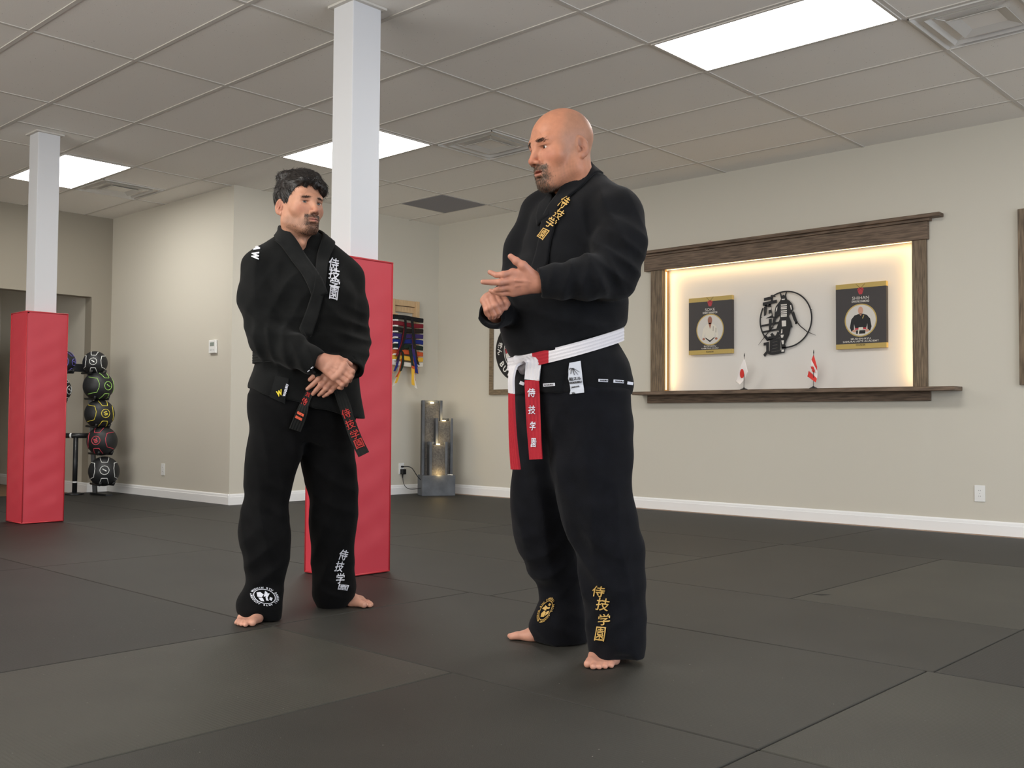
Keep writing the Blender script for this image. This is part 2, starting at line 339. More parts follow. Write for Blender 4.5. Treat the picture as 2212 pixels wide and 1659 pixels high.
ceiling_vent(gx(0), gy(2.5), 'square white ceiling vent beside the bald man\'s forehead')
ceiling_vent(gx(-2), gy(5.5), 'square white ceiling vent next to the lit panel at the farther post')
o = box('return_grille', (gx(2) + .014, gy(4) + .014, CEIL + .004), (gx(3) - .014, gy(4.5) - .014, CEIL + .011), mat('grille_grey', '#8d8c92', .7, .3, bump=(300, .3)))
tag(o, 'plain grey square grille panel set among the pale ceiling tiles', 'vent')
# ---------------------------------------------------------------- posts and pads
M_red = mat('red_vinyl', '#c63c49', .42, .45, bump=(5, .35, (1, 1, .45)))
M_redp = mat('red_piping', '#c0383f', .4, .45)
def post(x0, x1, y0, y1, lab):
    t = tag(box('support_post', (x0, y0, 0), (x1, y1, CEIL + .01), M_post, bevel=.004), lab, 'post')
    m = MB()
    for a, c in (((x0 - .022, y0 - .022), (x1 + .022, y0)), ((x0 - .022, y1), (x1 + .022, y1 + .022)), ((x0 - .022, y0), (x0, y1)), ((x1, y0), (x1 + .022, y1))): m.box(a + (CEIL - .001,), c + (CEIL + .011,))
    m.build('ceiling_collar', M_tbar, t); return t
def pad(cx0, cx1, cy0, cy1, px0, px1, py0, py1, h, lab):
    t = thing('post_pad', lab, 'pad', ((cx0 + cx1) / 2, (cy0 + cy1) / 2, 0), 'red padded post sleeves')
    def panel(name, a, bb, n):          # slightly puffed vinyl side from corner a to corner bb, outward n
        a, bb, n = np.array(a), np.array(bb), np.array(n, float); rows = []; nu, nz = 14, 40; ph = random.random() * 9
        for k in range(nz + 1):
            z = .006 + (h - .006) * k / nz; r = []
            for u in range(nu + 1):
                f = u / nu; p = a * (1 - f) + bb * f; e = min(1, 6 * min(f, 1 - f)) * min(1, 10 * min(k / nz, 1 - k / nz))
                w = .0022 * math.sin(z * 23 + 3 * f + ph) * math.sin(z * 7 + 5 * f + ph * 2) + .0018 * math.sin(41 * z - 6 * f + ph)
                r.append(np.array([p[0], p[1], z]) + np.append(n, 0) * (.004 * e + w * e))
            rows.append(r)
        MB().grid(rows).build(name, M_red, t, smooth=True)
    panel('side_panel', (cx0, cy1), (cx0, cy0), (-1, 0)); panel('side_panel', (cx1, cy0), (cx1, cy1), (1, 0))
    panel('side_panel', (cx0, cy0), (cx1, cy0), (0, -1)); panel('side_panel', (cx1, cy1), (cx0, cy1), (0, 1))
    m = MB()
    for lo, hi in (((cx0, cy0), (cx1, py0)), ((cx0, py1), (cx1, cy1)), ((cx0, py0), (px0, py1)), ((px1, py0), (cx1, py1))): m.box(lo + (h - .012,), hi + (h,))
    m.build('top_cover', M_red, t)
    m = MB(); q = [(cx0, cy0), (cx1, cy0), (cx1, cy1), (cx0, cy1), (cx0, cy0)]
    for z in (h, .008): m.tube([(x, y, z) for x, y in q], .005, 8)
    for x, y in q[:4]: m.tube([(x, y, .008), (x, y, h)], .004, 8)
    m.build('piping', M_redp, t, smooth=True)
MPX0, MPX1, MPY0, MPY1 = 3.135, 3.317, 4.036, 4.200
LPX0, LPX1, LPY0, LPY1 = 3.032, 3.195, 7.669, 7.832
post(MPX0, MPX1, MPY0, MPY1, 'white square support post behind the dark-haired man')
pad(3.042, 3.361, 3.974, 4.252, MPX0, MPX1, MPY0, MPY1, 1.585, 'red vinyl pad around the post behind the dark-haired man')
post(LPX0, LPX1, LPY0, LPY1, 'white square support post beside the ball rack')
pad(2.955, 3.253, 7.602, 7.890, LPX0, LPX1, LPY0, LPY1, 1.555, 'red vinyl pad around the post beside the ball rack')
# ================================================================ WALL FITTINGS
M_plate = mat('plate_white', '#e6e6e3', .35, .45)
def outlet(c, U, N, lab, sock=True):      # c centre on the wall, U horizontal, N out of the wall
    c, U, N = [np.array(q, float) for q in (c, U, N)]; Z = np.array([0, 0, 1.]); t = thing('wall_outlet', lab, 'outlet', c, 'white wall sockets')
    MB().obox(c - U * .036 - Z * .058 + N * .001, U * .072, N * .006 if np.cross(U, N)[2] < 0 else N * .006, Z * .116).build('cover_plate', M_plate, t, bevel=.002)
    for s in (-1, 1):
        f = MB(); f.prism([(.017 * math.cos(a) * 1.0, .014 * math.sin(a)) for a in np.linspace(0, 2 * math.pi, 17)[:-1]], c + Z * .02 * s + N * .007, U, Z, N, .0015)
        ob = f.build('socket_face', M_plate, t)
        g = MB()
        for du in (-.006, .006): g.obox(c + Z * (.02 * s - .003) + U * (du - .001) + N * .0075, U * .002, N * .0014, Z * .008)
        g.build('slots', M_dark, ob)
    MB().lathe(c + N * .007, [(.003, 0), (.003, .001)], 10, U, Z, N).build('screw', mat('steel', '#b9bbbd', .3, .5, metal=1), t)
Yv, Xv, Zv = np.array([0, 1., 0]), np.array([1., 0, 0]), np.array([0, 0, 1.])
q = onX(2117, 1066, RX); outlet(q, -Yv, -Xv, 'white duplex wall socket low on the niche wall, clear of everything')
q = onX(353, 1014, LX); outlet(q, -Yv, -Xv, 'white wall socket low on the projecting wall, below the thermostat')
q = onY(866.5, 1012, BY); outlet(q, Xv, -Yv, 'white wall socket with two black plugs beside the stone fountain')
OUTB = q
c = onX(462.5, 749, LX); t = thing('thermostat', 'white square thermostat with a small screen on the pale projecting wall', 'thermostat', c)
MB().obox(c - Zv * .062 + Yv * .062 - Xv * .022, Xv * .021, -Yv * .124, Zv * .124).build('case', M_plate, t, bevel=.006, seg=3)
MB().obox(c + Zv * .004 + Yv * .036 - Xv * .0235, Xv * .002, -Yv * .072, Zv * .036).build('screen', mat('lcd_grey', '#8e978f', .25, .5), t, bevel=.001)
m = MB()
for k in range(3): m.obox(c - Zv * .036 + Yv * (.034 - .026 * k) - Xv * .024, Xv * .003, -Yv * .016, Zv * .012)
m.build('buttons', mat('button_grey', '#c9cac8', .4), t, bevel=.001)
# ---------------------------------------------------------------- alcove behind the wide opening
M_cub = mat('cubby_grey', '#a9a9a7', .5, .3)
t = thing('cubby_shelf', 'pale cubby shelf unit standing inside the dim opening', 'shelf', (3.6, 11.9, 0))
sx1 = 4.03; sx0 = 3.1; sy0, sy1 = 11.7, 12.05
for x in (sx0, (sx0 + sx1) / 2, sx1 - .02): box('upright', (x, sy0, -.035), (x + .02, sy1, 1.62), M_cub, t)
for z in (-.035, .38, .79, 1.17, 1.6): box('shelf_board', (sx0, sy0, z), (sx1, sy1, z + .02), M_cub, t)
box('back_panel', (sx0, sy1 - .01, 0), (sx1, sy1, 1.6), M_cub, t)
t = thing('gym_bag', 'small black bag lying in the upper cubby of the pale shelf', 'bag', (3.9, 11.85, 1.19))
rows = []
for k in range(9):
    a = k / 8; x = 3.64 + .34 * a; s = math.sin(math.pi * min(max(a, .06), .94)) ** .4
    rows.append([np.array([x, 11.86 + .11 * s * math.cos(u), 1.19 + .09 * s + .09 * s * math.sin(u) + .012 * math.sin(u * 3 + a * 9) * s]) for u in np.linspace(0, 2 * math.pi, 17)[:-1]])
m = MB().grid(rows, True); m.f += [tuple(range(16)), tuple(range(8 * 16, 9 * 16))]
m.build('bag_body', mat('black_nylon', '#17171a', .6), t, smooth=True)
MB().tube([(3.7, 11.86, 1.34), (3.74, 11.85, 1.40), (3.82, 11.85, 1.42), (3.9, 11.85, 1.38), (3.92, 11.86, 1.33)], .008).build('handle', mat('black_nylon', '#17171a', .6), t, smooth=True)
# ---------------------------------------------------------------- ball rack
M_blk = mat('black_steel', '#1d1e20', .38, .5); M_rub = mat('ball_rubber', '#202123', .5, .45, bump=(190, .12))
BD = 10.1
t = thing('ball_rack', 'black steel medicine ball rack in the corner behind the padded post', 'rack', (4.4, 10.1, -.035))
top = P(192, 700 + 85, BD + .13); bot = P(206, 1060, BD + .13); bot[2] = -.03
pw = (top - bot)
def column(dx, name):
    d = np.array([dx, 0, 0]); MB().tube([bot + d, bot + d + pw], .026, 4).build(name, M_blk, t)
column(0, 'upright'); column(-.52, 'upright')
MB().obox(top + np.array([-.55, -.02, -.09]), Xv * .56, Yv * .03, Zv * .08).build('cross_bar', M_blk, t, bevel=.004)
MB().obox(bot + np.array([-.03, -.30, 0]), Xv * .07, Yv * .36, Zv * .05).build('foot', M_blk, t, bevel=.004)
MB().obox(bot + np.array([-.55, -.30, 0]), Xv * .07, Yv * .36, Zv * .05).build('foot', M_blk, t, bevel=.004)
BALLS = [((205.5, 784), 25.5, '#e4e6e2', 'black medicine ball with white rings, topmost on the rack', 'w', (-10, 8)),
         ((212.5, 834), 31.5, '#9fd06a', 'black medicine ball with a green outline, second on the rack', 'g', (40, 2)),
         ((215, 894), 31, '#e6d44a', 'black medicine ball with yellow lines and a yellow number', 'y', (24, 2)),
         ((220.5, 952.5), 31.5, '#cf4a58', 'black medicine ball with red lines and a red number', 'r', (-24, 2)),
         ((224.5, 1018), 32, '#dfe1de', 'black medicine ball with white curved panels, lowest on the rack', 'w2', (2, 4))]
def ball(c, r, col, lab, num, yaw):
    c = np.array(c); v = CAM - c; v /= np.linalg.norm(v); U = np.cross(Zv, v); U /= np.linalg.norm(U); Wv = np.cross(v, U)
    ya, pi_ = [math.radians(a) for a in yaw]; B = v * math.cos(ya) * math.cos(pi_) + U * math.sin(ya) * math.cos(pi_) + Wv * math.sin(pi_)
    U = np.cross(Wv, B); U /= np.linalg.norm(U); Wv = np.cross(B, U)
    o = thing('medicine_ball', lab, 'ball', c, 'medicine balls on the rack'); bm = bmesh.new(); bmesh.ops.create_uvsphere(bm, u_segments=40, v_segments=24, radius=r); me = bpy.data.meshes.new('ball_body'); bm.to_mesh(me); bm.free()
    s = link('ball_body', me, M_rub, None, smooth=True); s.location = c; s.parent = o; s.matrix_parent_inverse = Matrix.Translation(-Vector(c))
    M_l = mat('ball_line_' + col, col, .5)
    def on(a, e):   # badge-centred angles (degrees)
        a, e = math.radians(a), math.radians(e); return c + r * 1.003 * (B * math.cos(a) * math.cos(e) + U * math.sin(a) * math.cos(e) + Wv * math.sin(e))
    def arc(ps, name='stripe', w=.003):
        pts = []
        for (a0, e0), (a1, e1) in zip(ps, ps[1:]):
            for k in range(7): pts.append(on(a0 + (a1 - a0) * k / 6, e0 + (e1 - e0) * k / 6))
        MB().tube(pts, w, 6).build(name, M_l, o, smooth=True)
    arc([(17 * math.cos(a), 17 * math.sin(a)) for a in np.linspace(0, 2 * math.pi, 13)], 'badge_ring')
    for sg in (1, -1):
        arc([(sg * 92, 38), (sg * 44, 30), (sg * 36, 8), (sg * 38, -8), (sg * 46, -26), (sg * 92, -34)])
        arc([(-34, sg * 62), (-20, sg * 46), (-12, sg * 32), (12, sg * 32), (20, sg * 46), (34, sg * 62)])
    if num in ('y', 'r'):
        v2, f2 = textmesh('18' if num == 'y' else '20', .03); v2 = v2 / (v2[:, 1].max() * 2) * 14
        rot = math.radians(-70); mb = MB(); mb.add([on(p[0] * math.cos(rot) - p[1] * math.sin(rot), p[0] * math.sin(rot) + p[1] * math.cos(rot)) + B * .001 for p in v2], f2)
        mb.build('weight_number', M_l, o)
    else:
        arc([(-7, 5), (0, 0), (7, -4)], 'badge_mark', .006)
    # two cradle arms under the ball belong to the rack
    for s2 in (-1, 1):
        e = c + np.array([s2 * .07, -.07, -r * .90]); MB().tube([c + np.array([-.06 if s2 < 0 else .0, .16, -r * .86]), e, e + np.array([0, -.02, .03])], .011, 8).build('cradle_arm', M_blk, t, smooth=True)
PXM = FPX / BD
for (bx, by), rp, col, lab, num, yaw in BALLS: ball(P(bx, by, BD), rp / PXM, col, lab, num, yaw)
ball(P(137, 782, BD), 25 / PXM, '#6a62b8', 'dark ball with violet lines peeking out behind the padded post', 'w', (60, 0))
ball(P(121, 842, BD), 31 / PXM, '#dfe1de', 'black ball with a white line, barely showing past the padded post', 'w', (60, 0))
t = thing('barbell_stand', 'low black bar stand with white bands behind the padded post', 'stand', P(150, 1056, 10.2)); a = P(128, 941, 10.2); bb = P(190, 941, 10.2)
MB().tube([a, bb], .026, 12).build('top_bar', M_blk, t, smooth=True); g = P(161, 1058, 10.2); g[2] = .006; h0 = P(164, 945, 10.2)
MB().tube([g, h0], .024, 12).build('leg', M_blk, t, smooth=True)
MB().lathe(g - Zv * .003, [(.09, 0), (.09, .012), (.03, .02)], 24).build('base_disc', M_blk, t)
M_wb = mat('white_band', '#d9dad8', .5)
for f in (.18, .42): p = a * (1 - f) + bb * f; MB().tube([p - (bb - a) * .03, p + (bb - a) * .03], .0268, 12).build('band', M_wb, t)
p = g * .8 + h0 * .2; MB().tube([p, p + (h0 - g) * .025], .0248, 12).build('band', M_wb, t)
# ---------------------------------------------------------------- rank belts on a wooden wall rack
M_pine = mat('pine', '#c9ab84', .5, .35, var=(14, .12, (6, 1, 1)))
rk = thing('belt_rack', 'small pine wall rack holding coloured rank belts', 'rack', (6.95, BY, 1.7))
bx0 = 6.80; bx1 = 7.19; yf = BY - .07
for x in (bx0, bx1 - .05): box('side_post', (x, yf, 1.27), (x + .045, BY - .002, 2.045), M_pine, rk, bevel=.003)
box('top_rail', (bx0 - .01, yf + .02, 1.985), (bx1 + .01, BY - .002, 2.045), M_pine, rk, bevel=.003); box('rail', (bx0, BY - .03, 1.92), (bx1, BY - .004, 1.98), M_pine, rk, bevel=.003)
RANKS = [('#1c1c1e', 'black', 1.850), ('#7a1f2b', 'maroon', 1.785), ('#2b211d', 'brown', 1.725), ('#3c2d66', 'purple', 1.665), ('#1f2c7a', 'blue', 1.605), ('#1e2b25', 'dark green', 1.548), ('#c2552e', 'orange', 1.487), ('#e3b440', 'yellow', 1.428), ('#dedad2', 'white', 1.368)]
for k, (col, nm, z) in enumerate(RANKS):
    mm = mat('cotton_' + nm.replace(' ', '_'), col, .75, .25, bump=(300, .3)); peg = z + .035
    box('peg', (bx0 + .002, yf - .05, peg - .008), (bx0 + .043, yf, peg + .006), M_white if k else M_pine, rk)
    o = thing('rank_belt', '%s cotton belt folded over the pine wall rack' % nm, 'belt', (6.98, yf - .02, z), 'rank belts on the pine rack')
    rows = []
    for q in np.linspace(0, 1, 13):
        x = bx0 - .03 + (bx1 - bx0 + .06) * q; yy = yf - .012 - .012 * math.sin(math.pi * q); s = .006 * math.sin(q * 5 + k)
        rows.append([(x, yy, z - .024 + s), (x, yy - .010, z - .02 + s), (x, yy - .012, z + .018 + s), (x, yy, z + .024 + s), (x, yf - .002, z + .02 + s), (x, yf - .002, z - .02 + s)])
    m = MB().grid(rows, True); m.f += [(0, 1, 2, 3, 4, 5), tuple(12 * 6 + i for i in range(6))]; m.build('wrapped_band', mm, o)
    R = random.Random(k * 5 + 3)
    for s in (-1, 1):
        L = .36 + .05 * R.random() - (.02 * k if k < 6 else .12); x0 = 6.975 + s * (.035 + .012 * k % .05); dx = s * (.04 + .07 * R.random()); rows = []
        for q in np.linspace(0, 1, 9):
            cx = x0 + dx * q * q + .01 * math.sin(q * 4 + k); zz = z - .0 - L * q; yy = yf - .030 - .004 * (8 - k) - .012 * math.sin(q * 2.5 + s); wv = .019 * (1 - .25 * math.sin(q * 6 + k) ** 2)
            rows.append([(cx - wv, yy, zz), (cx + wv, yy - .005 * s, zz - .01 * s), (cx + wv, yy + .004 - .005 * s, zz - .01 * s), (cx - wv, yy + .004, zz)])
        m = MB().grid(rows, True); m.f += [(0, 1, 2, 3), (35, 34, 33, 32)]; m.build('hanging_end', mm, o)
# ---------------------------------------------------------------- slate fountain
fb = P(943, 1074, 10.45); fb[2] = 0; rr = ray(943, 1074)[:2]; rr = rr / np.linalg.norm(rr); th = math.radians(13)
N = -np.array([rr[0] * math.cos(th) - rr[1] * math.sin(th), rr[0] * math.sin(th) + rr[1] * math.cos(th), 0]); U = np.cross(Zv, N); U /= np.linalg.norm(U)
t = thing('tabletop_fountain', 'three-tier grey slate fountain with small warm lamps in the wall corner', 'fountain', fb); t.name = 'slate_fountain'
M_sl = mat('slate', '#55585d', .55, .4, bump=(30, .35), var=(9, .25)); M_sr = mat('slate_rough', '#5b5752', .6, .45, bump=(85, 1.0), var=(60, .35)); M_lamp = mat('warm_lamp', '#ffe2a0', .4, emit=14, emitcol=(1, .80, .42, 1))
def fbox(name, u0, u1, n0, n1, z0, z1, m, par=t, bevel=.004): return MB().obox(fb + U * u0 + N * n0 + Zv * z0, U * (u1 - u0), N * (n1 - n0), Zv * (z1 - z0)).build(name, m, par, bevel=bevel)
fbox('basin', -.175, .175, -.13, .10, 0, .21, M_sl)
def tier(u0, u1, n0, n1, z1):
    f = fbox('tier', u0, u1, n0, n1 - .02, .2, z1 - .03, M_sr)
    for a, bb in ((u0, u0 + .028), (u1 - .028, u1)): fbox('tier_edge', a, bb, n0, n1, .2, z1, M_sl, f)
    fbox('tier_cap', u0 + .028, u1 - .028, n0, n0 + .03, z1 - .03, z1, M_sl, f)
    um = (u0 + u1) / 2; c = fb + U * um + N * (n1 - .028) + Zv * (z1 - .028)
    MB().lathe(c, [(.020, 0), (.018, .006), (.001, .008)], 16).build('lamp', M_lamp, f)
    l = bpy.data.lights.new('fountain_lamp', 'POINT'); l.energy = .22; l.color = (1, .74, .36); l.shadow_soft_size = .02; lo = bpy.data.objects.new('lamp_light', l); C.objects.link(lo); lo.location = c + Zv * .03 + N * .03; attach(lo, f)
tier(-.150, .065, -.12, -.04, .985); tier(-.02, .165, -.12, .02, .80); tier(-.095, .095, -.05, .08, .555)
m = MB(); m.add([fb + U * a + N * b_ + Zv * .205 for a, b_ in ((-.16, -.12), (.16, -.12), (.16, .09), (-.16, .09))], [(0, 1, 2, 3)]); m.build('water', mat('water', '#2b2c2c', .08, .5), t)
c = fb + N * .088 + Zv * .225; l = bpy.data.lights.new('basin_lamp', 'POINT'); l.energy = .35; l.color = (1, .70, .30); l.shadow_soft_size = .02; lo = bpy.data.objects.new('lamp_light', l); C.objects.link(lo); lo.location = c + N * .02; attach(lo, t)
R = random.Random(4); m = MB()
for k in range(7): m.lathe(fb + U * (.10 + .05 * R.random()) + N * (.03 + .05 * R.random()) + Zv * .2, [(.004, 0), (.012, .006), (.012, .014), (.003, .02)], 8)
m.build('pebbles', mat('pebble', '#cfd0cc', .4), t, smooth=True)
M_cord = mat('cord_black', '#141415', .45)
e1 = fb - U * .17 + N * .02 + Zv * .16; e2 = fb - U * .17 + N * .04 + Zv * .08
q = OUTB
t = thing('fountain_cable', 'thin black cord curving from the upper socket plug to the fountain', 'cord', q + Zv * .02)
MB().obox(q + np.array([-.012, -.03, .012]), Xv * .026, Yv * .022, Zv * .018).build('plug', M_cord, t, bevel=.004)
def bez(a, b_, c_, d, n=14): return [np.array(a) * (1 - s) ** 3 + 3 * np.array(b_) * s * (1 - s) ** 2 + 3 * np.array(c_) * s * s * (1 - s) + np.array(d) * s ** 3 for s in np.linspace(0, 1, n)]
MB().tube(bez(q + np.array([.014, -.025, .021]), q + np.array([.15, -.06, .03]), e1 + np.array([-.14, -.02, .08]), e1), .0045, 8).build('flex', M_cord, t, smooth=True)
t = thing('power_adapter', 'black block adapter on the lower socket with a cord to the fountain', 'adapter', q - Zv * .03)
MB().obox(q + np.array([-.022, -.052, -.06]), Xv * .05, Yv * .042, Zv * .055).build('adapter_body', M_cord, t, bevel=.004)
MB().tube([q + np.array([-.003, -.03, -.06]), q + np.array([-.002, -.03, -.10])], [.008, .004], 8).build('strain_relief', M_cord, t, smooth=True)
MB().tube(bez(q + np.array([-.002, -.03, -.095]), q + np.array([.01, -.03, -.24]), e2 + np.array([-.16, -.02, -.01]), e2), .0035, 8).build('cable', M_cord, t, smooth=True)
# ---------------------------------------------------------------- framed ring poster behind the bald man
M_barn = mat('barn_wood', '#7a6a55', .6, .3, var=(8, .35, (1, 2, 14)), bump=(40, .4)); M_paper = mat('poster_paper', '#dedcd6', .5); M_ink = mat('poster_ink', '#1c1b1c', .55); M_pr = mat('poster_red', '#a8343c', .5); M_pw = mat('poster_white', '#e8e6e0', .5)
py1 = 7.30; pz0, pz1 = 1.045, 1.87; py0 = py1 - 0.80
t = thing('framed_poster', 'weathered wood framed poster with a black lettered ring, behind the bald man', 'poster', (RX, (py0 + py1) / 2, pz0))
for nm, lo, hi in (('frame_rail', (py0, pz0), (py1, pz0 + .055)), ('frame_rail', (py0, pz1 - .055), (py1, pz1)), ('frame_stile', (py0, pz0 + .055), (py0 + .055, pz1 - .055)), ('frame_stile', (py1 - .055, pz0 + .055), (py1, pz1 - .055))):
    box(nm, (RX - .025, lo[0], lo[1]), (RX - .001, hi[0], hi[1]), M_barn, t, bevel=.002)
sh = box('sheet', (RX - .012, py0 + .05, pz0 + .05), (RX - .004, py1 - .05, pz1 - .05), M_paper, t)
pc = np.array([RX - .0135, (py0 + py1) / 2, (pz0 + pz1) / 2 + .035]); R1 = .315
MB().ring(pc, -Yv, Zv, -Xv, R1 - .115, R1, .001, 96).build('black_ring', M_ink, sh)
MB().ring(pc, -Yv, Zv, -Xv, R1 - .135, R1 - .125, .001, 96).build('inner_line', M_ink, sh)
MB().prism([(-.18, .02), (-.06, .10), (-.05, .02), (-.17, -.03)], pc, -Yv, Zv, -Xv, .0012).build('red_mark', M_pr, sh)
def ringtext(body, a0, step, hgt):
    for k, ch in enumerate(body):
        if ch == ' ': continue
        a = math.radians(a0 + step * k); rad = -Yv * math.cos(a) + Zv * math.sin(a); tan = -Yv * -math.sin(a) + Zv * math.cos(a)
        flat_text('ring_letter', ch, pc + rad * (R1 - .058) - Xv * .002, tan, -rad, -Xv, None, hgt, M_pw, sh, .025, .0004)
ringtext('武ん BUI', 166, 15, .062)
# ================================================================ NICHE
M_brown = mat('stained_wood', '#6a594a', .55, .35, var=(6, .45, (2, 1.2, 14)), bump=(30, .4, (1, 1, 8))); M_brownv = mat('stained_wood_post', '#6f5f4c', .55, .35, var=(6, .45, (14, 14, 1.2)), bump=(30, .4))
M_nich = mat('niche_white', '#dcd8d2', .6, .3)
t = thing('display_niche', 'lit wall niche framed in dark stained timber with a ledge', 'niche', (RX, 4.02, NZ0))
box('back_panel', (RX + ND - .012, NY0 + .001, NZ0 + .001), (RX + ND - .001, NY1 - .001, NZ1 - .001), M_nich, t)
PF = RX - .03
def slab(name, y0, y1, z0, z1, x0=PF, m=M_brown, x1=RX - .0005, bevel=.003): return box(name, (x0, y0, z0), (x1, y1, z1), m, t, bevel)
q0 = onX(1395, 585, PF); q1 = onX(2007, 478, PF)
slab('side_casing', NY1, NY1 + .125, 1.05, 2.140, PF, M_brownv); slab('side_casing', NY0 - .105, NY0, 1.05, 2.140, PF, M_brownv)
slab('head_casing', NY0 - .12, NY1 + .19, 2.140, 2.273, PF - .012)
slab('cap_moulding', NY0 - .14, NY1 + .215, 2.273, 2.293, PF - .03); slab('crown_board', NY0 - .225, NY1 + .245, 2.293, 2.320, PF - .06)
slab('ledge', NY0 - .345, NY1 + .235, 1.016, 1.046, RX - .16, x1=RX + ND - .012); slab('apron', NY0 - .125, NY1 + .16, .945, 1.016, PF)
M_ret = mat('niche_return', '#b08a5c', .6)
box('side_return', (RX + .001, NY1 - .010, NZ0), (RX + ND - .012, NY1 - .001, NZ1), M_ret, t); box('side_return', (RX + .001, NY0 + .001, NZ0), (RX + ND - .012, NY0 + .010, NZ1), M_ret, t)
box('inner_sill', (RX, NY0 + .01, 1.046), (RX + ND - .012, NY1 - .01, 1.054), M_brown, t)
M_led = mat('led_strip', '#ffdf9a', .5, emit=3, emitcol=(1, .70, .33, 1))
LE = 1.6
st = box('led_strip', (RX + .012, NY0 + .02, NZ1 - .006), (RX + .024, NY1 - .02, NZ1 - .0015), M_led, t)
a = area('led_light', (RX + .018, (NY0 + NY1) / 2, NZ1 - .009), (0, 0, 0), .012, NY1 - NY0 - .06, LE, (1, .69, .33)); attach(a, st)
for yy, s in ((NY0 + .012, 1), (NY1 - .012, -1)):
    st = box('led_strip', (RX + .012, yy - .002, NZ0 + .02), (RX + .024, yy + .002, NZ1 - .02), M_led, t)
    a = area('led_light', (RX + .018, yy + s * .004, (NZ0 + NZ1) / 2), (math.radians(90 * s), 0, 0), .012, NZ1 - NZ0 - .06, LE * .6, (1, .69, .33)); attach(a, st)
XB = RX + ND - .012       # face of the back panel
# framed portrait canvases
M_can = mat('canvas_dark', '#3b3839', .5, .4); M_gold = mat('canvas_gold', '#b9a05a', .45, .4); M_let = mat('canvas_letter', '#d8d5cd', .5); M_pfl = mat('print_backdrop', '#cfcbc4', .5); M_skinp = mat('print_skin', '#a06a58', .5); M_gi = mat('print_white', '#dcd6c8', .5); M_giS = mat('print_grey', '#8c877c', .5); M_bl = mat('print_black', '#17171a', .5); M_rd = mat('print_red', '#b23a42', .5); M_skl = mat('print_skin_light', '#c99a82', .5)
U = -Yv; N = -Xv
def canvas(ya, yb, z0, z1, lines, lab, who):
    yc = (ya + yb) / 2; x = XB - .035; t = thing('portrait_canvas', lab, 'picture', (XB, yc, z0), 'portrait canvases in the niche')
    W = abs(ya - yb); Hh = z1 - z0; o = np.array([x, yc, (z0 + z1) / 2])
    box('canvas_body', (x, min(ya, yb), z0 + .038), (XB - .0005, max(ya, yb), z1 - .038), M_can, t)
    for a, bb in ((z0, z0 + .038), (z1 - .038, z1)): box('gold_band', (x - .0005, min(ya, yb), a), (XB - .0005, max(ya, yb), bb), M_gold, t)
    pc = o + Zv * -.036; r = W * .297
    MB().ring(pc, U, Zv, N, r, r + .009, .0008, 64).build('gold_ring', M_gold, t)
    pr = MB().prism([(r * math.cos(a), r * math.sin(a)) for a in np.linspace(0, 2 * math.pi, 65)[:-1]], pc, U, Zv, N, .0006).build('portrait_print', M_pfl, t)
    def shp(poly, m, lift, name='printed_shape'): MB().prism(poly, pc + N * lift, U, Zv, N, .0003).build(name, m, pr)
    def ell(cx, cy, a, b_, n=24): return [(cx + a * math.cos(q), cy + b_ * math.sin(q)) for q in np.linspace(0, 2 * math.pi, n + 1)[:-1]]
    s = r / .135
    def S(p): return [(a * s, b_ * s) for a, b_ in p]
    if who == 'white':
        shp(S([(-.02, .055), (.02, .055), (.05, .04), (.075, .01), (.088, -.06), (.070, -.085), (.05, -.02), (.047, -.095), (-.047, -.095), (-.05, -.02), (-.070, -.085), (-.084, -.06), (-.072, .01), (-.045, .04)]), M_gi, .0008, 'printed_jacket')
        shp(S(ell(0, .085, .023, .036)), M_skinp, .0012, 'printed_head'); shp(S([(-.018, .062), (.018, .062), (.001, .005)]), M_skinp, .0012, 'printed_chest')
        shp(S([(-.048, -.07), (0, -.10), (.048, -.068), (.046, -.08), (0, -.115), (-.046, -.082)]), M_bl, .0012, 'printed_belt')
        for sg in (-1, 1): shp(S(ell(sg * .066, -.085, .014, .011, 12)), M_skinp, .0012, 'printed_hand')
        for a in ((.032, .015), (.060, .0)): shp(S([(a[0], a[1] + .014), (a[0] + .006, a[1] + .014), (a[0] + .004, a[1] - .03), (a[0] - .002, a[1] - .03)]), M_giS, .0012, 'printed_crest')
    else:
        shp(S([(-.02, .055), (.02, .055), (.055, .045), (.085, .01), (.098, -.06), (.085, -.095), (.062, -.09), (.060, -.03), (.05, -.07), (-.05, -.07), (-.060, -.03), (-.062, -.09), (-.085, -.095), (-.098, -.06), (-.085, .01), (-.055, .045)]), M_bl, .0008, 'printed_jacket')
        shp(S(ell(0, .085, .023, .034)), M_skl, .0012, 'printed_head'); shp(S([(-.014, .058), (.014, .058), (.001, .038)]), M_skl, .0012, 'printed_chest')
        shp(S([(-.05, -.066), (.05, -.066), (.05, -.082), (-.05, -.082)]), M_rd, .0012, 'printed_belt'); shp(S([(-.018, -.062), (.02, -.062), (.024, -.08), (-.012, -.09), (-.016, -.12), (-.026, -.118)]), M_gi, .0015, 'printed_knot')
        for sg in (-1, 1): shp(S(ell(sg * .058, -.092, .017, .012, 12)), M_skl, .0016, 'printed_hand')
        shp(S([(.026, .045), (.033, .045), (.022, .014), (.014, .016)]), M_gold, .0013, 'printed_crest'); shp(S([(-.045, -.088), (.045, -.088), (.04, -.118), (-.04, -.118)]), M_bl, .0011, 'printed_lap')
    # crest above: a red mask with crossed blades
    cc = o + Zv * .195
    for sg in (-1, 1): MB().tube([cc + U * sg * -.035 + Zv * .052 - Xv * .001, cc + U * sg * .02 - Zv * .0 - Xv * .001], .0012, 5).build('crest_blade', M_bl, t)
    MB().prism([(-.026, .012), (-.012, .024), (.012, .024), (.026, .012), (.02, -.008), (.012, -.028), (-.012, -.028), (-.02, -.008)], cc, U, Zv, N, .0012).build('crest_mask', M_rd, t)
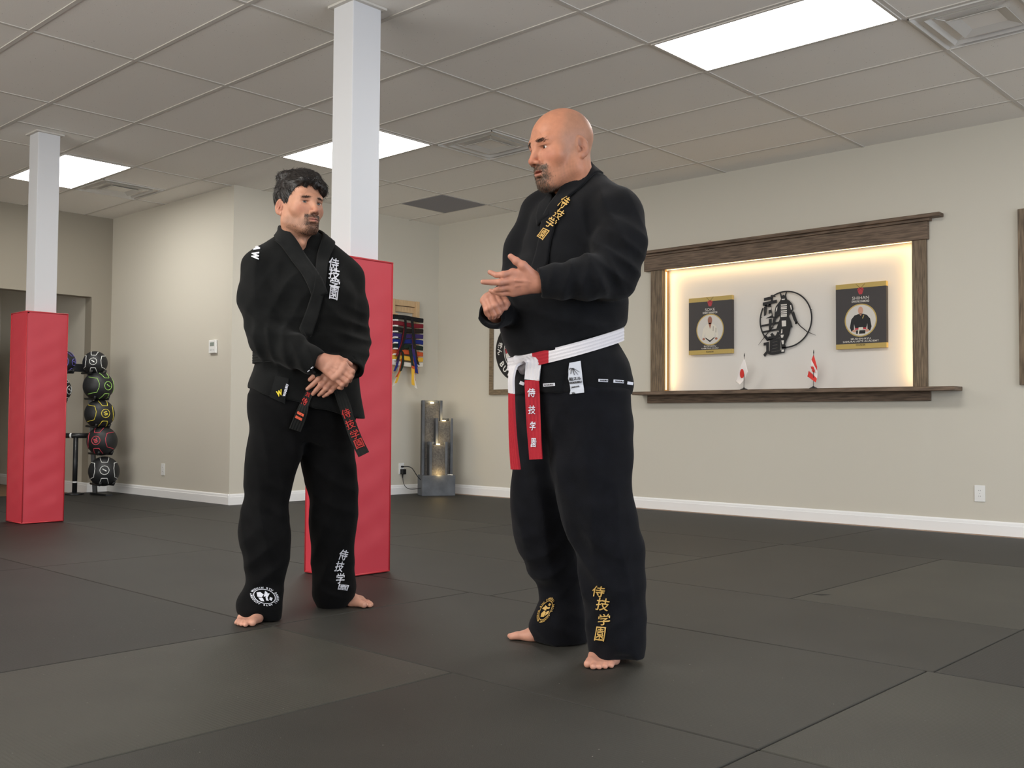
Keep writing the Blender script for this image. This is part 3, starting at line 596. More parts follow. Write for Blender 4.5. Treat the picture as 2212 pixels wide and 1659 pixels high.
    for dz, wd, hh, bd, tx in lines:
        flat_text('lettering', tx, o + Zv * dz + N * .0006, U, Zv, N, wd, hh, M_bl if tx == 'FOUNDER' else M_let, t, bd)
c0 = onX(1488, 767, XB - .035); c1 = onX(1581, 637, XB - .035)
canvas(c0[1], c1[1], c0[2], c1[2], [(.139, .100, .022, .0, 'SOKE'), (.112, .145, .018, .02, 'ROBERT HANNETON'), (-.180, .12, .014, .01, 'BUDO-RYU'), (-.200, .17, .014, .01, 'SAMURAI DOJO'), (-.229, .075, .013, .01, 'FOUNDER')], 'portrait canvas showing a seated man in a white uniform', 'white')
c0 = onX(1806, 755, XB - .035); c1 = onX(1914, 606, XB - .035)
canvas(c0[1], c1[1], c0[2], c1[2], [(.139, .135, .024, .0, 'SHIHAN'), (.112, .14, .018, .02, 'DWAYNE DIAMOND'), (-.180, .16, .014, .01, 'MUSHIN-RYU'), (-.200, .29, .014, .01, 'SAMURAI ARTS ACADEMY'), (-.229, .075, .013, .01, 'FOUNDER')], 'portrait canvas showing a bald man in a black uniform', 'black')
# cut metal wall emblem: ring, three characters, swordsman
ec = onX(1697, 690, XB - .02); t = thing('metal_emblem', 'black cut-metal emblem of a ring, a swordsman and three brush characters', 'wall art', (XB, ec[1], ec[2] - .25))
K = .470 / 1160.0         # zoom pixels (1452 wide crop) to metres: ring diameter 0.47 m
def E(px, py): return ((px - 675) * K, -(py - 768) * K * .962)
o = ec + N * 0; TH = .004
MB().ring(o, U, Zv, N, .225, .236, TH, 96, math.radians(-98), math.radians(128)).build('ring', M_bl, t)
MB().ring(o, U, Zv, N, .225, .236, TH, 60, math.radians(152), math.radians(222)).build('ring', M_bl, t)
def cut(poly, name='figure_plate', m=M_bl, lift=0): return MB().prism([E(*p) for p in poly], o + N * lift, U, Zv, N, TH if not lift else .0006).build(name, m, t)
fig = cut([(548, 185), (575, 205), (600, 265), (628, 240), (660, 262), (680, 205), (712, 180), (690, 262), (700, 320), (715, 350), (760, 375), (825, 450), (850, 560), (800, 650), (770, 640), (745, 700), (800, 830), (828, 940), (790, 950), (750, 1100), (700, 1200), (662, 1290), (690, 1380), (655, 1400), (648, 1470), (575, 1470), (590, 1390), (565, 1200), (545, 1080), (520, 980), (470, 970), (510, 850), (555, 740), (550, 650), (470, 740), (430, 680), (440, 560), (460, 480), (545, 380), (580, 330)])
M_gap = M_nich
for sy in (460, 505, 540, 590, 630, 670, 700): MB().prism([E(*p) for p in ((572, sy - 14), (712, sy - 14), (704, sy + 10), (580, sy + 10))], o + N * (TH + .0001), U, Zv, N, .0005).build('openwork_gap', M_gap, fig)
for poly in (((595, 790), (690, 790), (690, 910), (600, 915)), ((592, 330), (668, 330), (660, 352), (600, 352)), ((570, 1090), (640, 1090), (620, 1150), (580, 1150)), ((585, 1210), (640, 1210), (636, 1290), (600, 1290)), ((590, 1400), (645, 1400), (640, 1450), (585, 1450)), ((590, 970), (608, 970), (608, 1050), (575, 1060)), ((470, 520), (500, 480), (490, 560), (460, 600)), ((780, 480), (800, 470), (820, 560), (800, 580))):
    MB().prism([E(*p) for p in poly], o + N * (TH + .0001), U, Zv, N, .0005).build('openwork_gap', M_gap, fig)
cut([(805, 640), (860, 610), (920, 790), (945, 850), (905, 880), (850, 780)], 'arm_plate'); cut([(440, 680), (470, 720), (430, 860), (390, 900), (385, 830), (410, 700)], 'arm_plate')
MB().tube([o + U * E(a, b_)[0] + Zv * E(a, b_)[1] + N * .002 for a, b_ in ((915, 830), (1000, 930), (1150, 1060), (1330, 1140))], [.0045, .004, .0035, .001], 6).build('sword', M_bl, t)
MB().tube([o + U * E(a, b_)[0] + Zv * E(a, b_)[1] + N * .002 for a, b_ in ((400, 900), (310, 990), (190, 1130), (60, 1280))], [.0045, .004, .003, .001], 6).build('sword', M_bl, t)
cut([(885, 870), (905, 830), (945, 830), (930, 870), (900, 885)], 'sword_guard')
for ch, cx, cy, ww, hh in (('武', 320, 480, 330, 480), ('士', 330, 870, 400, 260), ('道', 385, 1275, 430, 470)):
    v, f = textmesh(ch, .028); s = v.max(0) - v.min(0); v = v / s * np.array([ww * K, hh * K]); e = E(cx, cy)
    mb = MB(); mb.add([o + U * (e[0] + p[0]) + Zv * (e[1] + p[1] + p[0] * .12) for p in v], f)
    mb.build('brush_character', M_bl, t, solid=TH)
for a, b_ in ((.2303 * math.cos(q_), .2303 * math.sin(q_)) for q_ in (.3, 1.6, -1.2, 3.0)): MB().tube([o + U * a + Zv * b_, np.array([XB, ec[1] - a, ec[2] + b_])], .003, 6).build('standoff', M_bl, t)
# little table flags
M_fw = mat('flag_white', '#ece6e2', .6, .2, bump=(200, .1)); M_fr = mat('flag_red', '#d8403a', .6, .2)
def table_flag(px, py, lab, canada):
    b_ = onX(px, py, RX - .055); b_[2] = 1.0462; t = thing('table_flag', lab, 'flag', b_, 'desk flags on the niche ledge')
    MB().lathe(b_, [(.034, 0), (.034, .004), (.028, .009), (.010, .016), (.006, .022)], 28).build('base', M_bl, t, smooth=False)
    MB().tube([b_ + Zv * .015, b_ + Zv * .285 + U * .004], .0022, 8).build('staff', M_bl, t); MB().tube([b_ + Zv * .282 + U * .004, b_ + Zv * .300 + U * .004, b_ + Zv * .312 + U * .004], [.005, .0035, .0005], 8).build('finial', M_bl, t)
    top = b_ + Zv * .276 + U * .004; nu, nv = 24, 16; H = .145; L = .215
    # cloth hangs down from the upper corner: the fly folds under its own weight
    def cloth(u, v):         # u along fly 0..1, v down hoist 0..1
        if canada: d = np.array([.075 * u + .02 * u * v - .045 * v * (1 - u), -.20 * u * (1 - .25 * v) - .02 * u - H * v * (.55 + .45 * (1 - u))])
        else: d = np.array([-.085 * u - .01 * u * v + .03 * v * u + .035 * v, -.205 * u * (1 - .15 * v) - H * v * (.45 + .55 * (1 - u)) * .85])
        if canada: d = np.array([-.058 * u + .085 * v * (.35 + .65 * u), -.175 * u - H * v * (.35 + .35 * (1 - u))])
        return top + U * d[0] + Zv * d[1] + N * (.012 * math.sin(u * 5 + v * 2.2) * (.25 + u) + .01 * u)
    def patch(name, us, vs, m, inside=None, lift=0):
        rows = [[cloth(u, v) + N * lift for u in us] for v in vs]; return MB().grid(rows).build(name, m, t, smooth=True, solid=.0006)
    if canada:
        patch('cloth', np.linspace(.25, .75, 14), np.linspace(0, 1, 12), M_fw); patch('red_bar', np.linspace(0, .25, 8), np.linspace(0, 1, 12), M_fr); patch('red_bar', np.linspace(.75, 1, 8), np.linspace(0, 1, 12), M_fr)
        half = [(0, 1.0), (.16, .68), (.36, .78), (.28, .30), (.50, .50), (.56, .36), (.86, .42), (.76, .18), (.90, .08), (.48, -.28), (.54, -.46), (.06, -.38), (.05, -.85)]
        leaf = half + [(-a, c_) for a, c_ in reversed(half)][:-1]
        sc_ = lambda a, c_: cloth(.5 + .20 * a * .8 , .5 - .40 * c_) + N * .0025
        MB().add([sc_(a, c_) for a, c_ in leaf], [tuple(range(len(leaf)))]).build('maple_leaf', M_fr, t)
    else:
        patch('cloth', np.linspace(0, 1, nu), np.linspace(0, 1, nv), M_fw)
        pts = [cloth(.5, .5) + N * .002]; rows = []
        for k in range(9): rr_ = k / 8 * .30; rows.append([cloth(.5 + rr_ * .67 * math.cos(a), .5 + rr_ * 1.0 * math.sin(a)) + N * .002 for a in np.linspace(0, 2 * math.pi, 33)[:-1]])
        MB().grid(rows, True).build('sun_disc', M_fr, t, smooth=True)
table_flag(1607, 836, 'white desk flag with a red disc on the niche ledge', False)
table_flag(1757, 834, 'red and white maple leaf desk flag on the niche ledge', True)
# second timber frame, cut by the picture edge
fy1 = 2.168; t = thing('timber_frame', 'dark timber frame cut off by the picture edge past the niche', 'frame', (RX, 1.7, 1.05))
for nm, lo, hi in (('frame_stile', (fy1 - .10, 1.05), (fy1, 2.275)), ('frame_rail', (fy1 - 1.0, 2.175), (fy1 - .10, 2.275)), ('frame_rail', (fy1 - 1.0, 1.05), (fy1 - .10, 1.15)), ('frame_stile', (fy1 - 1.1, 1.05), (fy1 - 1.0, 2.275))):
    box(nm, (RX - .03, lo[0], lo[1]), (RX - .001, hi[0], hi[1]), M_brownv, t, bevel=.002)
box('sheet', (RX - .012, fy1 - 1.0, 1.15), (RX - .003, fy1 - .10, 2.175), M_paper, t)
# ================================================================ PEOPLE: distance-field modelling
class Field:
    def __init__(s, lo, hi, h):
        s.h = h; s.lo = np.array(lo, float); n = np.ceil((np.array(hi) - s.lo) / h).astype(int) + 1
        s.ax = [(s.lo[i] + h * np.arange(n[i])).astype(np.float32) for i in range(3)]; s.F = np.full(n, .5, np.float32)
    def sub(s, lo, hi, m):
        sl = []
        for i in range(3):
            a = max(0, int((lo[i] - m - s.lo[i]) / s.h)); b = min(len(s.ax[i]), int((hi[i] + m - s.lo[i]) / s.h) + 2); sl.append(slice(a, max(a, b)))
        return tuple(sl), s.ax[0][sl[0]][:, None, None], s.ax[1][sl[1]][None, :, None], s.ax[2][sl[2]][None, None, :]
    def put(s, sl, d, k, op):
        F = s.F[sl]
        if F.size == 0: return
        d = np.broadcast_to(d, F.shape)
        if op == 'u':
            r = np.minimum(F, d)
            if k: h = np.maximum(k - np.abs(F - d), 0) / k; r = r - h * h * k * .25
        elif op == 's':
            e = -d; r = np.maximum(F, e)
            if k: h = np.maximum(k - np.abs(F - e), 0) / k; r = r + h * h * k * .25
        else:
            r = np.maximum(F, d)
            if k: h = np.maximum(k - np.abs(F - d), 0) / k; r = r + h * h * k * .25
        s.F[sl] = r
    def cone(s, a, b, ra, rb, k=.0, op='u'):
        a, b = np.array(a, float), np.array(b, float); R = max(ra, rb); m = R + k + 3 * s.h
        sl, X, Y, Z = s.sub(np.minimum(a, b), np.maximum(a, b), m); ba = b - a; L = float(ba @ ba) + 1e-12
        t = np.clip(((X - a[0]) * ba[0] + (Y - a[1]) * ba[1] + (Z - a[2]) * ba[2]) / L, 0, 1)
        d = np.sqrt((X - a[0] - t * ba[0]) ** 2 + (Y - a[1] - t * ba[1]) ** 2 + (Z - a[2] - t * ba[2]) ** 2) - (ra + (rb - ra) * t)
        s.put(sl, d, k, op)
    def chain(s, pts, rs, k=.0, kk=None):
        for i in range(len(pts) - 1): s.cone(pts[i], pts[i + 1], rs[i], rs[i + 1], k if (i == 0 or kk is None) else kk)
    def ell(s, c, r, R=None, k=.0, op='u'):
        c, r = np.array(c, float), np.array(r, float); R = np.eye(3) if R is None else np.array(R); m = max(r) + k + 3 * s.h
        sl, X, Y, Z = s.sub(c, c, m); x, y, z = X - c[0], Y - c[1], Z - c[2]
        q = [x * R[i][0] + y * R[i][1] + z * R[i][2] for i in range(3)]       # rows of R: local axes
        k0 = np.sqrt(sum((q[i] / r[i]) ** 2 for i in range(3))); k1 = np.sqrt(sum((q[i] / r[i] ** 2) ** 2 for i in range(3))) + 1e-9
        s.put(sl, k0 * (k0 - 1) / k1, k, op)
    def loft(s, rings, La, Fa, k=.0, n=2.25, op='u', capr=.01):
        """rings: (z, cx, cy, a, b) stacked upwards; a along La, b along Fa"""
        rg = np.array(sorted(rings), float); z = rg[:, 0]; m = rg[:, 3:].max() + .03 + k
        lo = np.array([rg[:, 1].min(), rg[:, 2].min(), z[0]]); hi = np.array([rg[:, 1].max(), rg[:, 2].max(), z[-1]])
        sl, X, Y, Z = s.sub(lo, hi, m); zz = np.clip(Z.ravel(), z[0], z[-1]); pr = [hermite(zz, z, rg[:, i]) for i in range(1, 5)]
        cx, cy, a, b = [p[None, None, :].astype(np.float32) for p in pr]; x, y = X - cx, Y - cy
        u = np.abs(x * La[0] + y * La[1]) / a; v = np.abs(x * Fa[0] + y * Fa[1]) / b
        k0 = (u ** n + v ** n) ** (1 / n) + 1e-6; g = np.sqrt((u / a) ** 2 + (v / b) ** 2) / np.maximum(np.sqrt(u * u + v * v), 1e-6)
        d = (k0 - 1) / np.maximum(g, 1e-3); d = np.maximum(d, np.maximum(z[0] - Z, Z - z[-1])); s.put(sl, d, k, op)
    def plane(s, p, nrm, k=.0):          # keep the side nrm points away from
        p, nrm = np.array(p, float), np.array(nrm, float); nrm = nrm / np.linalg.norm(nrm)
        X, Y, Z = s.ax[0][:, None, None], s.ax[1][None, :, None], s.ax[2][None, None, :]
        s.put((slice(None),) * 3, (X - p[0]) * nrm[0] + (Y - p[1]) * nrm[1] + (Z - p[2]) * nrm[2], k, 'i')
    def fold(s, c, R, d, wl, amp, ph=0, warp=.5):    # local cloth folds: bands across direction d
        c, d = np.array(c, float), np.array(d, float); d = d / np.linalg.norm(d)
        sl, X, Y, Z = s.sub(c, c, R * 1.6); x, y, z = X - c[0], Y - c[1], Z - c[2]
        r2 = (x * x + y * y + z * z) / (R * R); t = x * d[0] + y * d[1] + z * d[2]
        e = np.cross(d, [.3, .5, .8]); e /= np.linalg.norm(e); w = np.cross(d, e)
        q = t / wl * 6.283 + ph + warp * (np.sin((x * e[0] + y * e[1] + z * e[2]) * 17 + ph) + .7 * np.sin((x * w[0] + y * w[1] + z * w[2]) * 29 + 2 * ph))
        s.F[sl] += (.55 * amp * np.exp(-r2 * 1.6) * (np.abs(np.sin(q * .5)) * 2 - 1.1)).astype(np.float32)
    def noise(s, freq, amp, seed=1, n=6):
        R = np.random.RandomState(seed); X, Y, Z = s.ax[0][:, None, None], s.ax[1][None, :, None], s.ax[2][None, None, :]
        near = np.abs(s.F) < .04; ii = np.nonzero(near); x, y, z = s.ax[0][ii[0]], s.ax[1][ii[1]], s.ax[2][ii[2]]; t = np.zeros(len(x), np.float32)
        for _ in range(n):
            kx = R.normal(size=3) * freq; t += np.sin(x * kx[0] + y * kx[1] + z * kx[2] + R.rand() * 6.28)
        s.F[ii] += amp * t / math.sqrt(n)
    def like(s): return Field(s.lo, s.lo + (np.array(s.F.shape) - 1.01) * s.h, s.h)
    def join(s, o, k):
        n = np.minimum(s.F.shape, o.F.shape); sl = tuple(slice(0, q) for q in n); s.put(sl, o.F[sl], k, 'u')
    def sleeve(s, pts, rs, k=.03, wall=.012, hollow=.04):
        o = s.like(); o.chain(pts, rs, .03, .022); a, b = np.array(pts[-2]), np.array(pts[-1]); d = (b - a) / np.linalg.norm(b - a)
        o.cone(b, b + d * .03, rs[-1], rs[-1]); o.cone(b - d * .002, b + d * .05, rs[-1] - .0005, rs[-1] + .001)
        o.plane(b + d * .004, d, .004); o.cone(b - d * hollow, b + d * .06, rs[-1] - wall, rs[-1] - wall, .002, 's'); s.join(o, k)
    def mesh(s):
        F = s.F; F[[0, -1]] = np.maximum(F[[0, -1]], 1e-3); F[:, [0, -1]] = np.maximum(F[:, [0, -1]], 1e-3); F[:, :, [0, -1]] = np.maximum(F[:, :, [0, -1]], 1e-3)
        S = (F < 0); n = np.array(F.shape); c = np.zeros(n - 1, np.uint8)
        for i in (0, 1):
            for j in (0, 1):
                for k in (0, 1): c += S[i:n[0] - 1 + i, j:n[1] - 1 + j, k:n[2] - 1 + k]
        act = (c > 0) & (c < 8); idx = np.argwhere(act); ID = np.full(n - 1, -1, np.int32); ID[act] = np.arange(len(idx))
        acc = np.zeros((len(idx), 3)); cnt = np.zeros(len(idx)); cor = [(i, j, k) for i in (0, 1) for j in (0, 1) for k in (0, 1)]
        val = {q: F[idx[:, 0] + q[0], idx[:, 1] + q[1], idx[:, 2] + q[2]] for q in cor}
        for q in cor:
            for a in range(3):
                if q[a] == 0:
                    r = list(q); r[a] = 1; va, vb = val[q], val[tuple(r)]; m = (va < 0) != (vb < 0); t = va[m] / (va[m] - vb[m] + 1e-12)
                    p = np.tile(np.array(q, float), (m.sum(), 1)); p[:, a] += t; acc[m] += p; cnt[m] += 1
        V = s.lo + (idx + acc / cnt[:, None]) * s.h; Q = []
        for a in range(3):
            b, c2 = (a + 1) % 3, (a + 2) % 3; sl0 = [slice(None)] * 3; sl1 = [slice(None)] * 3
            sl0[a] = slice(0, n[a] - 1); sl1[a] = slice(1, n[a])
            for t in (b, c2): sl0[t] = slice(1, n[t] - 1); sl1[t] = slice(1, n[t] - 1)
            A, B = S[tuple(sl0)], S[tuple(sl1)]; off = np.zeros(3, int); off[b] = 1; off[c2] = 1
            for fl in (0, 1):
                e = np.argwhere(A & ~B if fl == 0 else ~A & B) + off
                if not len(e): continue
                def g(db, dc): f = e.copy(); f[:, b] -= db; f[:, c2] -= dc; return ID[f[:, 0], f[:, 1], f[:, 2]]
                q = np.stack([g(1, 1), g(0, 1), g(0, 0), g(1, 0)], 1); Q.append(q if fl == 0 else q[:, ::-1])
        return V, np.concatenate(Q)
def hermite(x, X, Y):
    dY = np.gradient(Y, X); i = np.clip(np.searchsorted(X, x) - 1, 0, len(X) - 2); h = X[i + 1] - X[i]; t = (x - X[i]) / h
    return (2 * t ** 3 - 3 * t ** 2 + 1) * Y[i] + (t ** 3 - 2 * t ** 2 + t) * h * dY[i] + (-2 * t ** 3 + 3 * t ** 2) * Y[i + 1] + (t ** 3 - t ** 2) * h * dY[i + 1]
def np_mesh(name, V, Q, cols=None):
    me = bpy.data.meshes.new(name); me.vertices.add(len(V)); me.vertices.foreach_set('co', np.asarray(V, np.float32).ravel())
    k = Q.shape[1]; me.loops.add(len(Q) * k); me.polygons.add(len(Q)); me.loops.foreach_set('vertex_index', Q.ravel().astype(np.int32))
    me.polygons.foreach_set('loop_start', np.arange(0, len(Q) * k, k, dtype=np.int32)); me.polygons.foreach_set('loop_total', np.full(len(Q), k, np.int32)); me.update(calc_edges=True); me.validate()
    if cols is not None:
        a = me.color_attributes.new('col', 'FLOAT_COLOR', 'POINT'); a.data.foreach_set('color', np.concatenate([cols, np.ones((len(cols), 1))], 1).astype(np.float32).ravel())
    return me
def smooth(V, Q, it=1, lam=.5):
    for _ in range(it):
        S = np.zeros_like(V); c = np.zeros(len(V))
        for a in range(4):
            for b in (1, 3): np.add.at(S, Q[:, a], V[Q[:, (a + b) % 4]]); np.add.at(c, Q[:, a], 1)
        V = V + lam * (S / np.maximum(c, 1)[:, None] - V)
    return V
def bvh_of(*objs):
    vs = []; fs = []
    for o in objs:
        n = len(vs); vs += [tuple(v.co) for v in o.data.vertices]; fs += [tuple(i + n for i in p.vertices) for p in o.data.polygons]
    return BVHTree.FromPolygons(vs, fs)
def shoot(bv, px, py):
    r = ray(px, py); h = bv.ray_cast(Vector(CAM), Vector(r).normalized())
    return (np.array(h[0]), np.array(h[1])) if h[0] is not None else (None, None)
RV = M[0] * [1, 1, 0]; RV = RV / np.linalg.norm(RV); DV = M[2] * [1, 1, 0]; DV = DV / np.linalg.norm(DV)
def dirs(fr, fd):                         # facing (screen right, away) -> forward and own-left vectors
    F = RV * fr + DV * fd; F = F / np.linalg.norm(F); return F, RV * -fd / math.hypot(fr, fd) + DV * fr / math.hypot(fr, fd)
def rings(rows, D, La, Fa):               # rows (y, xl, xr, q[, extra depth]) of a silhouette -> loft rings
    out = []
    for r in rows:
        y, xl, xr, q = r[:4]; d = D(y) if callable(D) else D
        if len(r) > 4: d += r[4]
        c = P((xl + xr) / 2, y, d); half = (xr - xl) / 2 * d / FPX; lr, fr = La @ RV, Fa @ RV
        a = half / math.sqrt(lr * lr + q * q * fr * fr); out.append((c[2], c[0], c[1], a, a * q))
    return out
def snap(p): return P(*p)
# ---------------------------------------------------------------- materials for the figures
def cloth(name, col, tint=None, sheen=.25):
    m = mat(name, col, .9, .12, sheen=sheen, var=(26, .22)); nt = m.node_tree; b = nt.nodes['Principled BSDF']; tc = nt.nodes.new('ShaderNodeTexCoord')
    w1 = nt.nodes.new('ShaderNodeTexVoronoi'); w1.inputs['Scale'].default_value = 620; nt.links.new(tc.outputs['Object'], w1.inputs['Vector'])
    bp = nt.nodes.new('ShaderNodeBump'); bp.inputs['Strength'].default_value = .35; bp.inputs['Distance'].default_value = .0014; nt.links.new(w1.outputs['Distance'], bp.inputs['Height']); nt.links.new(bp.outputs[0], b.inputs['Normal'])
    return m
M_skin = mat('skin', '#c79680', .48, .38, attr='col', var=(55, .07), sss=.06)
M_giA = cloth('black_gi', '#121313', sheen=.06); M_giB = cloth('black_gi_blue', '#111215', sheen=.06); M_trA = cloth('black_trousers', '#0c0c0d', sheen=.03); M_trB = cloth('blue_black_trousers', '#0e0f14', sheen=.05)
M_lap = cloth('black_lapel', '#191a1a', sheen=.08)
M_hair = mat('dark_hair', '#1d1714', .42, .5, var=(160, .5, (1, 1, .25))); M_beard = mat('dark_beard', '#2a201b', .6, .3); M_beard2 = mat('grizzled_beard', '#6b5d51', .6, .3, var=(60, .5)); M_brow = mat('brow_hair', '#2b1f19', .6, .3)
M_eye = mat('eye_white', '#c4bab2', .2, .5); M_thw = mat('thread_white', '#dcdde6', .6, .3); M_thg = mat('thread_gold', '#c9a45c', .5, .4); M_thr = mat('thread_red', '#b03230', .6, .3); M_tho = mat('thread_orange', '#ee6a4c', .6, .3); M_thy = mat('thread_yellow', '#e6cf3c', .6, .3)
def sstep(x, a, b): t = np.clip((x - a) / (b - a), 0, 1); return t * t * (3 - 2 * t)
# ---------------------------------------------------------------- head
def head_field(p):
    """unit head in own frame: x to its right, y forward, z up, metres; p holds shape tweaks"""
    G = Field((-.105, -.135, -.25), (.105, .155, .14), .0018); k = .03
    G.ell((0, -.014, .036), (.0755, .097, .083)); G.ell((0, .030, .012), (.066, .066, .076), k=.03); G.ell((0, .036, -.04), (.057, .055, .074), k=.03)
    for s in (1, -1):
        G.cone((s * .052, -.004, -.066), (s * .018, .066, -.103), .019, .017, .03); G.ell((s * .047, .052, -.027), (.019, .017, .017), k=.028)
        G.cone((s * .055, -.01, -.03), (s * .052, -.004, -.068), .02, .019, .03)
    G.ell((0, .076, -.099), (.021, .020, .018), k=.022)
    for s in (1, -1):
        G.cone((s * .010, .0905, .015), (s * .042, .078, .021), .0085, .009, .018)
        G.ell((s * .0325, .105, -.003), (.0165, .022, .0125), k=.014, op='s')
        G.ell((s * .0325, .0735, -.002), (.0150, .0150, .0150), k=.003)
        G.cone((s * .020, .0875, .0075), (s * .046, .078, .0075), .0035, .0035, .008)      # upper lid fold
        G.cone((s * .022, .0865, -.014), (s * .044, .077, -.013), .003, .003, .008)         # under-eye
        G.ell((s * .0325, .0885, -.002), (.0125, .0075, .0040), k=.0015, op='s')
    G.cone((0, .090, .010), (0, .1145, -.036), .0075, .0095, .014); G.ell((0, .113, -.0375), (.0100, .0100, .0085), k=.006)
    for s in (1, -1):
        G.ell((s * .0125, .103, -.042), (.0075, .0100, .0070), k=.006); G.ell((s * .0065, .108, -.0505), (.0042, .0052, .0045), k=.003, op='s')
        G.cone((s * .020, .094, -.045), (s * .030, .084, -.070), .0035, .003, .010, op='s')   # nasolabial fold
    G.ell((0, .078, -.068), (.030, .021, .022), k=.02)
    G.cone((0, .1035, -.050), (0, .101, -.0605), .003, .003, .004, op='s')
    G.cone((-.004, .0985, -.0640), (-.020, .0895, -.0690), .0040, .0022, .005); G.cone((.004, .0985, -.0640), (.020, .0895, -.0690), .0040, .0022, .005)
    G.cone((0, .0985, -.0760), (-.017, .0900, -.0710), .0058, .0028, .006); G.cone((0, .0985, -.0760), (.017, .0900, -.0710), .0058, .0028, .006)
    mo = p.get('mouth', .0012); G.ell((0, .099, -.0698), (.021, .014, mo), k=.0015, op='s')
    G.ell((0, .0945, -.0865), (.014, .006, .004), k=.008, op='s')
    # ears
    for s in (1, -1):
        t = math.radians(32); R = np.array([[math.cos(t), s * math.sin(t), 0], [-s * math.sin(t), math.cos(t), 0], [0, 0, 1.]])
        ti = math.radians(-12); R = np.array([[1, 0, 0], [0, math.cos(ti), math.sin(ti)], [0, -math.sin(ti), math.cos(ti)]]) @ R
        c = np.array((s * .0815, -.018, -.010)); G.ell(c, (.0080, .0190, .0325), R, k=.004)
        G.ell(c + (s * .0065, .003, .004), (.0068, .0118, .0210), R, k=.003, op='s'); G.cone(c + (s * .003, .004, -.004), c + (s * .004, -.004, -.012), .0035, .003, .004); G.cone(c + (s * .004, -.008, .016), c + (s * .0045, -.009, -.006), .0026, .0024, .003)
        G.ell(c + (0, .005, -.027), (.0055, .0085, .009), k=.005); G.ell(c + (s * .003, .008, -.010), (.005, .005, .007), k=.004, op='s'); G.cone(c + (0, .014, -.004), c + (0, .012, -.012), .004, .004, .005)
    nk = p.get('neck', .056); G.cone((0, -.030, -.055), (0, -.050, -.245), nk, nk * 1.12, .035)
    for s in (1, -1): G.cone((s * .05, -.02, -.075), (s * .016, .012, -.235), .011, .010, .022)
    G.ell((0, .018, -.150), (.010, .012, .014), k=.016)
    return G
def head_cols(V, Q, p):
    x, y, z = V[:, 0], V[:, 1], V[:, 2]; R = np.random.RandomState(3); nz = sum(np.sin(V @ (R.normal(size=3) * 520) + R.rand() * 6) for _ in range(5)) / 2.2
    base = np.array(lin(p['skin'])[:3]); c = np.tile(base, (len(V), 1))
    def mix(m, col): 
        nonlocal c; m = np.clip(m, 0, 1)[:, None]; c = c * (1 - m) + np.array(lin(col)[:3]) * m
    ax = np.abs(x)
    mix(.35 * np.exp(-(((ax - .045) / .022) ** 2 + ((z + .028) / .02) ** 2)) * (y > .03), p['flush']); mix(.45 * np.exp(-((x / .014) ** 2 + ((z + .038) / .014) ** 2)) * (y > .095), p['flush'])
    mix(.55 * np.exp(-(((ax - .086) / .010) ** 2 + ((y + .018) / .022) ** 2 + ((z + .010) / .032) ** 2)), p['flush'])
    mix(.55 * np.exp(-(((ax - .080) / .006) ** 2 + ((y + .012) / .008) ** 2 + ((z + .008) / .014) ** 2)), '#6b3a2c')  # ear hollow darkened: its shade is put into the skin colour
    lips = np.exp(-((z + .0705) / .0078) ** 4) * np.exp(-(x / .021) ** 4) * (y > .082); mix(.8 * lips, p['lip']); mix(.9 * lips * np.exp(-((z + .0698) / .0014) ** 2), '#2c1512')
    for s in (1, -1): mix(.35 * np.exp(-(((x - s * .0325) / .017) ** 2 + ((z + .002) / .011) ** 2) ** 2) * (y > .05), p['lid']); mix(.85 * np.exp(-(((x - s * .0325) / .0145) ** 4 + ((z - .0032) / .0013) ** 2)) * (y > .07), '#2a1a16')  # upper-lid shading put into the skin colour around each eye
    jaw = sstep(-z, .040 , .062) * sstep(y, -.012, .02) * (1 - sstep(-z, .125, .15)) ; mou = np.exp(-((z + .057) / .008) ** 2) * (ax < .034) * (y > .07)
    st = np.clip(jaw * (1 - .75 * np.exp(-(((ax - .04) / .016) ** 2 + ((z + .05) / .016) ** 2))) + mou, 0, 1) * (1 - lips); mix(st * p['stub'] * (.9 + .13 * nz), p['stubcol'])
    gt = (np.exp(-(x / .031) ** 4) * sstep(-z, .076, .086) * (y > .04) * (1 - sstep(-z, .118, .13)) + 1.1 * mou + np.exp(-((ax - .026) / .008) ** 2) * (np.abs(z + .072) < .022) * (y > .06)) * (1 - lips)
    mix(gt * p['goat'] * (.9 + .15 * nz), p['goatcol'])
    if p.get('shaved'):
        sh = sstep(-(y - .055 + .55 * np.maximum(z - .02, 0)), -.012, .02) * sstep(z, -.06, -.02) * (1 - sstep(z, .085, .112)); sh *= (ax > .02) | (y < 0); mix(.40 * sh * (.95 + .07 * nz), p['shaved'])
    return np.clip(c, 0.002, 1), np.clip(gt, 0, 1) * p['goat'], st
def head_frame(c, yaw_fr, yaw_fd, pitch, s, roll=0, sy=1.0):
    F, L = dirs(yaw_fr, yaw_fd); U = Zv.copy(); a = math.radians(pitch); F2 = F * math.cos(a) + U * math.sin(a); U2 = U * math.cos(a) - F * math.sin(a); R_ = -L
    b = math.radians(roll); R2 = R_ * math.cos(b) + U2 * math.sin(b); U3 = U2 * math.cos(b) - R_ * math.sin(b)
    A = np.stack([R2, F2 * sy, U3]) * s; return (lambda V: np.asarray(c) + np.asarray(V) @ A), A
